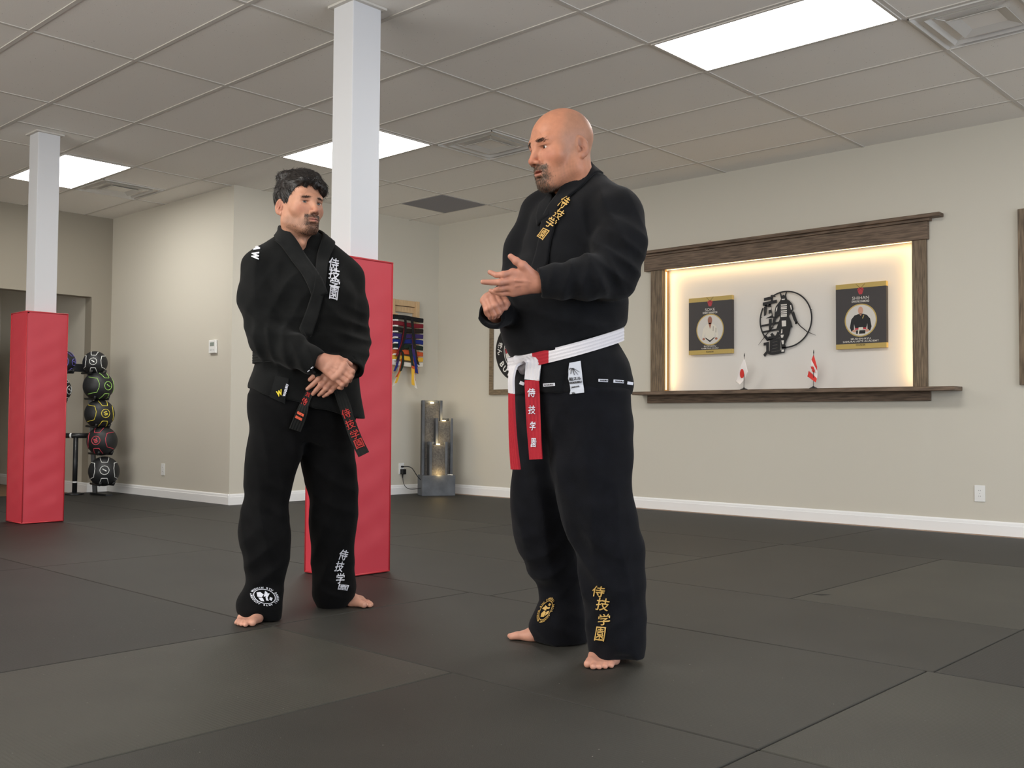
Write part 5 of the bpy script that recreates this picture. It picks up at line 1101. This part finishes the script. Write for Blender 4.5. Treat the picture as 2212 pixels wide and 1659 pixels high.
    # around the waist: tilted loop laid on the jacket
    ctr = P(1221, 751, 3.40); R2 = rings([(751, 1107, 1335, .88)], 3.40, L, F)[0]; ctr[2] = bp[2] - ((ctr - bp)[:2] @ bn[:2])
    def strip(a0, a1, m, nm, n=40, extra=0):
        rows = []
        for t in np.linspace(a0, a1, n):
            r = (abs(math.cos(t) / R2[4]) ** 2.25 + abs(math.sin(t) / R2[3]) ** 2.25) ** (-1 / 2.25) + .004 + extra; d = F * math.cos(t) + L * math.sin(t); q = ctr + d * r; q = q - Zv * float((d * r)[:2] @ bn[:2]); row = []
            for j in range(9): row.append(q + Zv * .043 * (j / 8 - .5) + d * (.006 + .0007 * math.cos(j * math.pi)))
            for j in (8, 0): row.append(q + Zv * .043 * (j / 8 - .5))
            rows.append(row)
        mb = MB().grid(rows, True); mb.f += [tuple(range(10, -1, -1)), tuple((n - 1) * 11 + j for j in range(11))]; return mb.build(nm, m, bt_)
    strip(math.radians(-175), math.radians(14), M_bw, 'white_panel', 60); strip(math.radians(14), math.radians(34), M_br, 'red_panel', 14); strip(math.radians(34), math.radians(150), M_bw, 'white_panel', 50); strip(math.radians(150), math.radians(186), M_br, 'red_panel', 20)
    K0 = P(1128, 785, ((shoot(bjk, 1132, 800)[0] - CAM) @ M[2] if shoot(bjk, 1132, 800)[0] is not None else 3.2) - .025); up = Zv; sd = RV * .9 - DV * .25
    G = Field(K0 - .07, K0 + .07, .0022); G.cone(K0 + RV * -.020 + Zv * .014, K0 + RV * .018 + Zv * .012, .012, .015); G.cone(K0 + RV * -.018 + Zv * .010, K0 + RV * .002 - Zv * .024, .011, .013, .004); G.cone(K0 + RV * .012 + Zv * .012, K0 + RV * .0 - Zv * .016 - DV * .008, .013, .013, .003); G.fold(K0, .05, RV + Zv, .02, .002)
    V, Q = part_mesh(G, 1); link('knot', np_mesh('knot', V, Q), M_bw, bt_, smooth=True)
    bjt = bvh_of(jk, tr); dk = (K0 - CAM) @ M[2]
    fp, fs_ = front(bjt, [(1142, 768), (1152, 780), (1151, 800), (1149, 821), (1150, 850), (1152, 900), (1155, 950), (1158, 992)], .007, dk - .004, 16)
    ribbon('tail_white', fp[:4], [RV + Zv * .4, RV + Zv * .12] + fs_[2:4], .050, M_bw, bt_, 24)
    r1, A1, S1 = ribbon('tail_red', fp[3:], fs_[3:], lambda t: .048 - .004 * t, M_br, bt_, 30)
    br1 = bvh_of(r1)
    for ch, y, x in (('侍', 848, 1148), ('技', 885, 1149), ('学', 920, 1151), ('園', 956, 1153)): sew('belt_character', ch, x, y, 17 - (y - 848) * .06, 19, br1, M_thw, r1, 2, 0, .015, .0016)
    ribbon('tail_white', [P(1122, 784, dk - .01), P(1110, 792, dk - .03), P(1105, 815, dk - .035), P(1105, 850, dk - .03)], [RV * .5 - DV * .8, RV * .45 - DV * .9, RV * .35 - DV, RV * .35 - DV], .046, M_bw, bt_, 24)
    ribbon('tail_red', [P(1105, 850, dk - .03), P(1106, 900, dk - .03), P(1109, 960, dk - .03), P(1114, 1014, dk - .03)], [RV * .35 - DV, RV * .4 - DV, RV * .5 - DV * .9, RV * .6 - DV * .8], .046, M_br, bt_, 30)
    return body
# ---------------------------------------------------------------- the dark-haired man
def build_dark():
    F, L = dirs(.45, -.89); D = 3.97
    skin = '#c08a72'; handcol = '#bb8772'
    hp = dict(skin='#bd8a70', flush='#a9604f', lip='#a8655c', lid='#8f5c4b', stub=.46, stubcol='#5d4638', goat=.55, goatcol='#3c2d25', mouth=.0008, neck=.055)
    G = head_field(hp); Vh, Qh = part_mesh(G, 1); hc, gt, st = head_cols(Vh, Qh, hp)
    HC = P(648, 446, 3.94); toW, A = head_frame(HC, .70, -.714, 2, .985)
    parts = [(toW(Vh), Qh, hc)]
    d0 = 3.75; Pt = lambda x, y, o=0, d=d0: P(x, y, d + o)
    rf = [[Pt(744, 789), Pt(761, 803, .0), Pt(760, 812, .020), Pt(752, 816, .034)], [Pt(739, 800, -.008), Pt(757, 814, -.004), Pt(755, 822, .018), Pt(747, 824, .034)], [Pt(731, 809, -.008), Pt(749, 823, -.002), Pt(747, 831, .018), Pt(740, 832, .032)], [Pt(722, 816, -.004), Pt(739, 831, 0), Pt(738, 838, .015), Pt(732, 838, .028)]]
    rt = [Pt(706, 772, .010), Pt(731, 776, .010), Pt(746, 781, .018), Pt(757, 787, .028)]; rw = Pt(691, 779, .004); rfo = P(655, 762, 3.77)
    lo, hi = bounds(sum(rf, []) + rt + [rw, rfo], .045); G = Field(lo, hi, .0018); hand(G, rw, rf, rt, rfo, 1.0, .029)
    for a in (0, 1, 2): q = np.array(rf[a][0]); G.cone(q * .8 + rw * .2 - DV * .012, q * .3 + rw * .7 - DV * .013, .002, .0018, .006)
    V, Q = part_mesh(G, 1); parts.append((V, Q, flat_col(V, handcol)))
    d1 = 3.80; Pu = lambda x, y, o=0: P(x, y, d1 + o)
    lf = [[Pu(700, 808), Pu(688, 819, -.012), Pu(675, 831, -.006), Pu(664, 840)], [Pu(707, 818), Pu(693, 832, -.012), Pu(683, 843, -.002), Pu(676, 851, .008)], [Pu(716, 826, .004), Pu(704, 839, -.008), Pu(695, 848, .002), Pu(689, 853, .012)], [Pu(726, 833, .010), Pu(715, 845, -.002), Pu(706, 852, .006), Pu(699, 856, .016)]]
    lt = [Pu(712, 795, .002), Pu(692, 803, .006), Pu(681, 811, .008), Pu(670, 820, .010)]; lw = Pu(741, 805, .045); lfo = P(757, 790, 3.92)
    lo, hi = bounds(sum(lf, []) + lt + [lw, lfo], .045); G = Field(lo, hi, .0018); hand(G, lw, lf, lt, lfo, 1.0, .028); V, Q = part_mesh(G, 1); parts.append((V, Q, flat_col(V, handcol)))
    t1 = ground(524, 1356); h1 = ground(572, 1322); a1 = P(568, 1260, 3.95); t2 = ground(806, 1313); h2 = ground(714, 1299); a2 = P(722, 1240, 4.20)
    for t, h, a, md in ((t1, h1, a1, L), (t2, h2, a2, -DV)):
        lo, hi = bounds([t, h, a, t + (t - h) * .15], .06); lo[2] = -.006; G = Field(lo, hi, .0021); foot(G, h, t, md, a); V, Q = part_mesh(G, 1); parts.append((V, Q, flat_col(V, '#c4917c')))
    N0 = toW([0, -.045, -.20]); sh_r = P(566, 578, 3.90); el_r = P(578, 728, 3.82); sh_l = P(747, 598, 4.06); el_l = P(765, 735, 4.02)
    hip_r = P(610, 880, 3.93); hip_l = P(705, 880, 4.02); kn_r = P(575, 1110, 3.90); kn_l = P(720, 1100, 4.08)
    lo, hi = bounds([N0, sh_l, el_l, sh_r, el_r, hip_l, hip_r, kn_l, kn_r, a1, a2, rfo, lfo], .15); lo[2] = .03; G = Field(lo, hi, .009); cg = P(658, 620, 3.97); pv = P(658, 840, 3.97)
    G.cone(N0, cg, .058, .105, .05); G.cone(cg, P(660, 740, 3.97), .105, .10, .05); G.cone(P(660, 740, 3.97), pv, .10, .11, .05)
    for sh, el, fo in ((sh_l, el_l, lfo), (sh_r, el_r, rfo)): G.cone(cg + (sh - cg) * .3, sh, .06, .045, .04); G.cone(sh, el, .045, .036, .03); G.cone(el, fo, .035, .028, .02)
    for hp_, kn, an in ((hip_l, kn_l, a2), (hip_r, kn_r, a1)): G.cone(hp_, kn, .078, .05, .05); G.cone(kn, an, .048, .034, .03)
    V, Q = part_mesh(G, 1); parts.append((V, Q, flat_col(V, skin)))
    me = np_mesh('person', *merge(parts)); body = link('person', me, M_skin, smooth=True)
    tag(body, 'dark-haired person in a black uniform and black belt, hands folded in front', 'person')
    eyes(toW, A, .985, (.16, 1, .02), mat('iris_grey', '#3e3f3b', .15, .6), body)
    br = lambda V: np.exp(-((np.abs(V[:, 0]) - .029) / .0155) ** 4 - ((V[:, 2] - .0165 + .16 * np.maximum(np.abs(V[:, 0]) - .030, 0)) / .0036) ** 2) * (V[:, 1] > .06) + 1e-12
    brow_hair(Vh, Qh, toW, A, br, lambda v: np.stack([np.sign(v[:, 0]), v[:, 0] * 0, .05 + 0 * v[:, 0]], 1), M_brow, 'eyebrows', body, 420, .0065, .00034, .13, 5)
    gm = lambda V: np.clip(gt, 0, 1) * (np.abs(V[:, 0]) < .034) * (V[:, 2] < -.048) + .10 * np.clip(st, 0, 1) * (V[:, 2] < -.085) + 1e-9
    brow_hair(Vh, Qh, toW, A, gm, lambda v: np.stack([v[:, 0] * 6, .05 + 0 * v[:, 0], -1 + 0 * v[:, 0]], 1), M_beard, 'beard', body, 1700, .0042, .00030, .3, 6)
    # hair: a shaped mass with combed ridges plus loose locks
    G = Field((-.108, -.145, -.12), (.108, .135, .165), .0019); G.ell((0, -.016, .044), (.0865, .107, .098)); G.ell((-.006, .035, .095), (.062, .062, .045), k=.03)
    G.ell((-.034, .080, .068), (.036, .030, .026), [[.86, -.3, .41], [.3, .95, 0], [-.41, .12, .9]], k=.02); G.ell((.012, .072, .088), (.045, .034, .022), k=.02); G.ell((-.056, .060, .058), (.022, .030, .030), k=.015); G.ell((.03, -.03, .12), (.045, .06, .022), k=.02)
    X, Y, Z = G.ax[0][:, None, None], G.ax[1][None, :, None], G.ax[2][None, None, :]
    ax_ = np.abs(X); fl = np.interp(Y.ravel(), [-.15, -.075, -.05, -.026, -.010, .012, .026, .045, .065, .12], [-.098, -.096, -.075, .016, .012, -.028, -.008, .030, .058, .062])[None, :, None]
    fl = fl - np.clip((-X - .005) * .42, 0, .030) * (Y > .05) + .006 * np.sin(X * 190) * (Y > .05)
    d = (fl - Z) * .7; G.put((slice(None),) * 3, d.astype(np.float32), .008, 'i'); mk = np.maximum(0, ax_ - .079) * 40
    near = np.abs(G.F) < .02; ii = np.nonzero(near); x, y, z = G.ax[0][ii[0]], G.ax[1][ii[1]], G.ax[2][ii[2]]
    ang = np.arctan2(x + .02, y + .05) ; w1 = 1.5 * np.sin(x * 31 + z * 18) + 1.1 * np.sin(y * 27 - z * 21 + 1) + .8 * np.sin(x * 60 + y * 41)
    top = sstep(z, .02, .09); G.F[ii] += (.0036 * (np.abs(np.sin(ang * 9 + z * 38 * (1 - top) + w1)) - .5) + .0018 * (np.abs(np.sin(ang * 24 + z * 60 + 2 * w1)) - .5)).astype(np.float32)
    Vr, Qr = part_mesh(G, 1); hr = link('hair', np_mesh('hair', toW(Vr), Qr), M_hair, body, smooth=True)
    def flow(v):
        f = np.stack([-.35 + 1.2 * v[:, 0] * 4, np.where(v[:, 1] > .0, 1.0, -.5), np.where(v[:, 2] < .07, -1.6, -.15)], 1); return f
    brow_hair(Vr, Qr, toW, A, lambda V: np.ones(len(V)) * (V[:, 2] > -.085), flow, M_hair, 'hair_locks', hr, 6000, .018, .0006, .12, 8, .35)
    # ---- trousers
    Dr = lambda y: np.interp(y, [780, 1000, 1340], [3.93, 3.91, 3.885]); Dl = lambda y: np.interp(y, [780, 1000, 1313], [4.01, 4.06, 4.19])
    G = Field(*bounds([P(490, 780, 3.9), P(800, 780, 4.1), P(570, 1350, 3.75), P(720, 1300, 4.35), P(650, 800, 3.75)], .05), .0066)
    G.loft(rings([(740, 566, 764, .70), (800, 558, 764, .70), (850, 548, 764, .72), (895, 548, 762, .66), (955, 580, 735, .48)], 3.97, L, F), L, F)
    G.loft(rings([(860, 545, 655, 1), (910, 544, 656, 1), (960, 536, 652, 1), (1000, 531, 646, 1), (1040, 529, 634, 1), (1070, 532, 626, 1), (1095, 526, 622, 1), (1120, 520, 624, 1), (1155, 516, 628, 1), (1200, 525, 627, 1), (1240, 531, 618, 1), (1265, 530, 612, 1), (1290, 516, 610, 1), (1312, 512, 608, 1), (1337, 521, 606, 1)], Dr, L, F), L, F, k=.04)
    G.loft(rings([(860, 640, 765, 1), (910, 646, 762, 1), (960, 650, 764, 1), (1000, 652, 767, 1), (1040, 660, 771, 1), (1080, 668, 772, 1), (1130, 668, 770, 1), (1180, 673, 767, 1), (1230, 675, 766, 1), (1262, 676, 770, 1), (1290, 677, 764, 1), (1314, 688, 744, 1)], Dl, L, F), L, F, k=.04)
    for c, R_, d, wl, am, ph in ((P(570, 1090, 3.8), .16, Zv + RV * .7, .08, .009, .4), (P(570, 1230, 3.8), .16, Zv - RV * .9, .08, .010, 2), (P(560, 1300, 3.8), .12, Zv + RV * .6, .06, .007, .5), (P(580, 1130, 3.8), .26, RV + Zv * .15, .085, .009, 1.3), (P(715, 1110, 3.98), .26, RV - Zv * .15, .08, .008, .4), (P(720, 1080, 4.0), .16, Zv * .8 + RV * .5, .09, .010, 1), (P(720, 1200, 4.08), .18, Zv * .6 - RV, .08, .011, .2), (P(730, 1280, 4.1), .1, Zv + RV * .4, .05, .008, 1.7), (P(600, 960, 3.8), .2, RV + Zv * .3, .10, .008, 3), (P(690, 940, 3.9), .18, RV * .7 + Zv * .6, .09, .009, 1)): G.fold(c, R_, d, wl, am, ph)
    G.cone(P(532, 1354, 3.75), P(560, 1354, 3.79), .054, .050, .012, 's')
    G.noise(24, .0022, 15); V, Q = part_mesh(G, 1); tr = link('trousers', np_mesh('trousers', V, Q), M_trA, body, smooth=True); bt = bvh_of(tr)
    for ch, x, y, w_, h_, r in (('侍', 741, 1198, 18, 23, 12), ('技', 733, 1223, 18, 23, 8), ('学', 735, 1249, 18, 23, -3), ('園', 741, 1268, 20, 11, 8)): sew('embroidered_character', ch, x, y, w_, h_, bt, M_thw, tr, r, .15, .02)
    emblem(571, 1288, 24, 16, 14, bt, M_thw, tr, 'MUSHIN RYU SAMURAI ARTS ACADEMY ')
    # ---- jacket
    G = Field(*bounds([P(490, 490, 3.95), P(820, 520, 4.05), P(560, 910, 3.85), P(640, 480, 4.2), P(690, 800, 3.7)], .05), .0058)
    G.loft(rings([(512, 612, 684, .60, .07), (526, 598, 704, .52, .065), (548, 574, 736, .50, .045), (580, 562, 753, .60, .02), (620, 558, 766, .70), (680, 562, 772, .72), (730, 563, 774, .74), (765, 562, 771, .74), (800, 555, 771, .74), (835, 545, 773, .74), (865, 546, 776, .74), (905, 552, 784, .74)], 3.97, L, F), L, F)
    hb = P(660, 872, 3.97); G.plane(hb, -Zv - RV * .28, .006)       # hem dips to one side
    G.cone(P(628, 528, 3.98), sh_r, .060, .068, .05); G.cone(P(680, 535, 4.0), sh_l, .060, .066, .05)
    G.chain([sh_r, P(560, 650, 3.86), el_r], [.074, .076, .074], .03, .03); G.sleeve([el_r, P(630, 757, 3.78), P(668, 776, 3.757), P(688, 785, 3.75)], [.072, .063, .051, .046])
    G.chain([sh_l, P(758, 665, 4.05), el_l], [.070, .066, .062], .03, .03); G.sleeve([el_l, P(765, 765, 3.96), P(760, 800, 3.885)], [.060, .052, .046])
    for c, R_, d, wl, am, ph in ((P(560, 690, 3.78), .13, Zv * .8 + RV * .6, .065, .012, 0), (P(590, 740, 3.74), .12, RV + Zv * .1, .055, .013, 1), (P(650, 765, 3.7), .1, RV + Zv * .4, .05, .009, 2), (P(560, 590, 3.82), .13, RV, .08, .009, .5), (P(620, 640, 3.82), .16, RV * .8 - Zv * .5, .08, .010, 1.1), (P(720, 660, 3.88), .14, RV * .7 + Zv * .5, .08, .009, .3), (P(770, 720, 3.95), .12, Zv + RV * .2, .055, .011, 2), (P(640, 720, 3.82), .15, Zv, .08, .009, .7), (P(740, 590, 3.95), .1, RV - Zv * .3, .06, .008, .2), (P(690, 840, 3.85), .15, RV, .10, .007, 1)): G.fold(c, R_, d, wl, am, ph)
    G.noise(24, .0020, 19); V, Q = part_mesh(G, 1); jk = link('jacket', np_mesh('jacket', V, Q), M_giA, body, smooth=True); bj = bvh_of(jk, body); bjk = bvh_of(jk)
    band('lapel', [P(692, 640, 3.83), P(678, 605, 3.84), P(655, 565, 3.86), P(632, 535, 3.89), P(616, 515, 3.93), P(611, 508, 3.98), P(622, 505, 4.04), P(650, 510, 4.08), P(682, 522, 4.05), P(696, 538, 3.99), P(695, 570, 3.90), P(692, 605, 3.85), P(683, 650, 3.83), P(668, 695, 3.82), P(650, 740, 3.82), P(640, 765, 3.82)], lambda t: .062 - .018 * sstep(t, .5, .68) + .010 * sstep(t, .75, .95), bj, M_lap, jk, 110, .006, .007, ribs=.0006)
    lp = [o for o in bpy.data.objects if o.parent == jk]; bjl = bvh_of(jk, *lp)
    for ch, x, y, w_, h_, r in (('侍', 720, 571, 22, 25, 12), ('技', 721, 593, 24, 25, 14), ('学', 722, 615, 22, 24, 12), ('園', 720, 634, 18, 27, 12)): sew('embroidered_character', ch, x, y, w_, h_, bjl, M_thw, jk, r, -.08, .02, .004)
    sew('shoulder_print', 'WASURU', 553, 545, 15, 66, bjk, M_thw, jk, 0, 0, .03, .004) if False else [sew('shoulder_print', ch, x, y, w_, h_, bjk, M_thw, jk, r, .05, .06, .004) for ch, x, y, w_, h_, r in (('W', 552, 553, 16, 15, 96), ('A', 556, 537, 13, 13, 100))]
    sew('shoulder_print', 'SU', 700, 535, 9, 6, bjk, M_thw, jk, 15, 0, .04, .004)
    g = [(596, 812), (624, 818), (615, 872), (583, 857)]; n = 6; gg = []; fs = []
    for i in range(n):
        for j in range(n): u, v = j / (n - 1), i / (n - 1); gg.append(tuple((np.array(g[0]) * (1 - u) + np.array(g[1]) * u) * (1 - v) + (np.array(g[3]) * (1 - u) + np.array(g[2]) * u) * v))
    for i in range(n - 1):
        for j in range(n - 1): fs.append((i * n + j, i * n + j + 1, (i + 1) * n + j + 1, (i + 1) * n + j))
    fl = onto('lapel_end', gg, fs, bvh_of(jk, tr), M_lap, jk, .006, .004); bfl = bvh_of(jk, tr, fl) if fl else bjk
    sew('lapel_logo', 'W', 604, 849, 13, 12, bfl, M_thy, fl or jk, -25, .2, .05, .003); sew('lapel_logo_text', 'WASURU', 617, 843, 27, 6, bfl, M_thw, fl or jk, -74, 0, .05, .003)
    for x, y in ((666, 802), (673, 795)): onto('cuff_label', [(x - 2, y - .5), (x + 3, y - 4), (x + 3.6, y - 2.6), (x - 1.4, y + 1)], [(0, 1, 2, 3)], bjk, M_thw, jk, .003)
    # ---- belt
    M_bb = mat('belt_black_cotton', '#1d1e1d', .8, .2, bump=(260, .35))
    ho = bpy.data.objects.new('belt', None); C.objects.link(ho); ho.parent = body; ho['label'] = 'black belt with red characters and two orange bars on its end'
    ctr = P(663, 776, 3.97); rad = []
    for k in range(72):
        a = 2 * math.pi * k / 72; d = F * math.cos(a) + L * math.sin(a); h = bjk.ray_cast(Vector(ctr), Vector(d), .5); rad.append(np.linalg.norm(np.array(h[0]) - ctr) if h[0] is not None else .15)
    R2 = rings([(770, 562, 771, .74)], 3.97, L, F)[0]; rows = []
    for k in range(73):
        a = 2 * math.pi * k / 72; d = F * math.cos(a) + L * math.sin(a); r = (abs(math.cos(a) / R2[4]) ** 2.25 + abs(math.sin(a) / R2[3]) ** 2.25) ** (-1 / 2.25) + .004; q = ctr + d * r; row = [q + Zv * .042 * (j / 8 - .5) + d * (.005 + .0007 * math.cos(j * math.pi)) for j in range(9)] + [q + Zv * .021, q - Zv * .021]; rows.append(row)
    MB().grid(rows[:-1] + [rows[0]], True).build('waist_band', M_bb, ho)
    K0 = P(690, 800, 3.80); G = Field(K0 - .06, K0 + .06, .0024); G.cone(K0 - RV * .02, K0 + RV * .02, .017, .019); G.cone(K0 + Zv * .015, K0 - Zv * .02, .016, .017, .006); V, Q = part_mesh(G, 1); link('knot', np_mesh('knot', V, Q), M_bb, ho, smooth=True)
    bt2 = bvh_of(jk, tr); f1, s1 = front(bt2, [(668, 850), (658, 874), (648, 902), (637, 929)], .006, 3.82, 11); f2, s2 = front(bt2, [(728, 836), (738, 858), (752, 900), (768, 945), (786, 982)], .006, 3.84, 10)
    tl = Zv * .32
    ra, _, _ = ribbon('tail', [P(702, 812, 3.83), P(686, 830, 3.825)] + f1, [RV + tl] * 2 + [RV * .5 + tl * .4 + DV * .1] + [q + tl for q in s1[1:]], lambda t: .030 + .016 * min(1, max(0, (t - .42) * 2.6)), M_bb, ho, 36)
    rb, _, _ = ribbon('tail', [P(716, 812, 3.84)] + f2, [RV + tl] + [q + tl for q in s2], .044, M_bb, ho, 36)
    ba, bb2 = bvh_of(ra), bvh_of(rb)
    for s in (0, 9): onto('rank_bar', [(643 - s * .45, 888 + s), (657 - s * .45, 895 + s), (655 - s * .45, 900 + s), (641 - s * .45, 893 + s)], [(0, 1, 2, 3)], ba, M_tho, ra, .0015)
    sew('belt_character', '侍', 658, 867, 13, 15, ba, M_thr, ra, 22, 0, .02, .0015); sew('belt_character', '技', 666, 852, 10, 10, ba, M_thr, ra, 25, 0, .02, .0015)
    for ch, x, y in (('侍', 748, 893), ('技', 757, 916), ('学', 767, 938), ('園', 776, 958)): sew('belt_character', ch, x, y, 19, 20, bb2, M_thr, rb, -22, 0, .01, .0015)
    return body
BALD = build_bald()
DARK = build_dark()
mt = [o for o in bpy.data.objects if o.get('label', '').startswith('rubber mat with a dark scuff line')][0]
g = [ground(*q) * [1, 1, 0] + Zv * .0006 for q in ((1750, 1284), (1775, 1283.4), (1797, 1285), (1775, 1286.5))]
MB().add(g, [(0, 1, 2, 3)]).build('scuff_mark', mat('scuff', '#191815', .8), mt)
for o in bpy.data.objects:
    if '_w' in o: del o['_w']
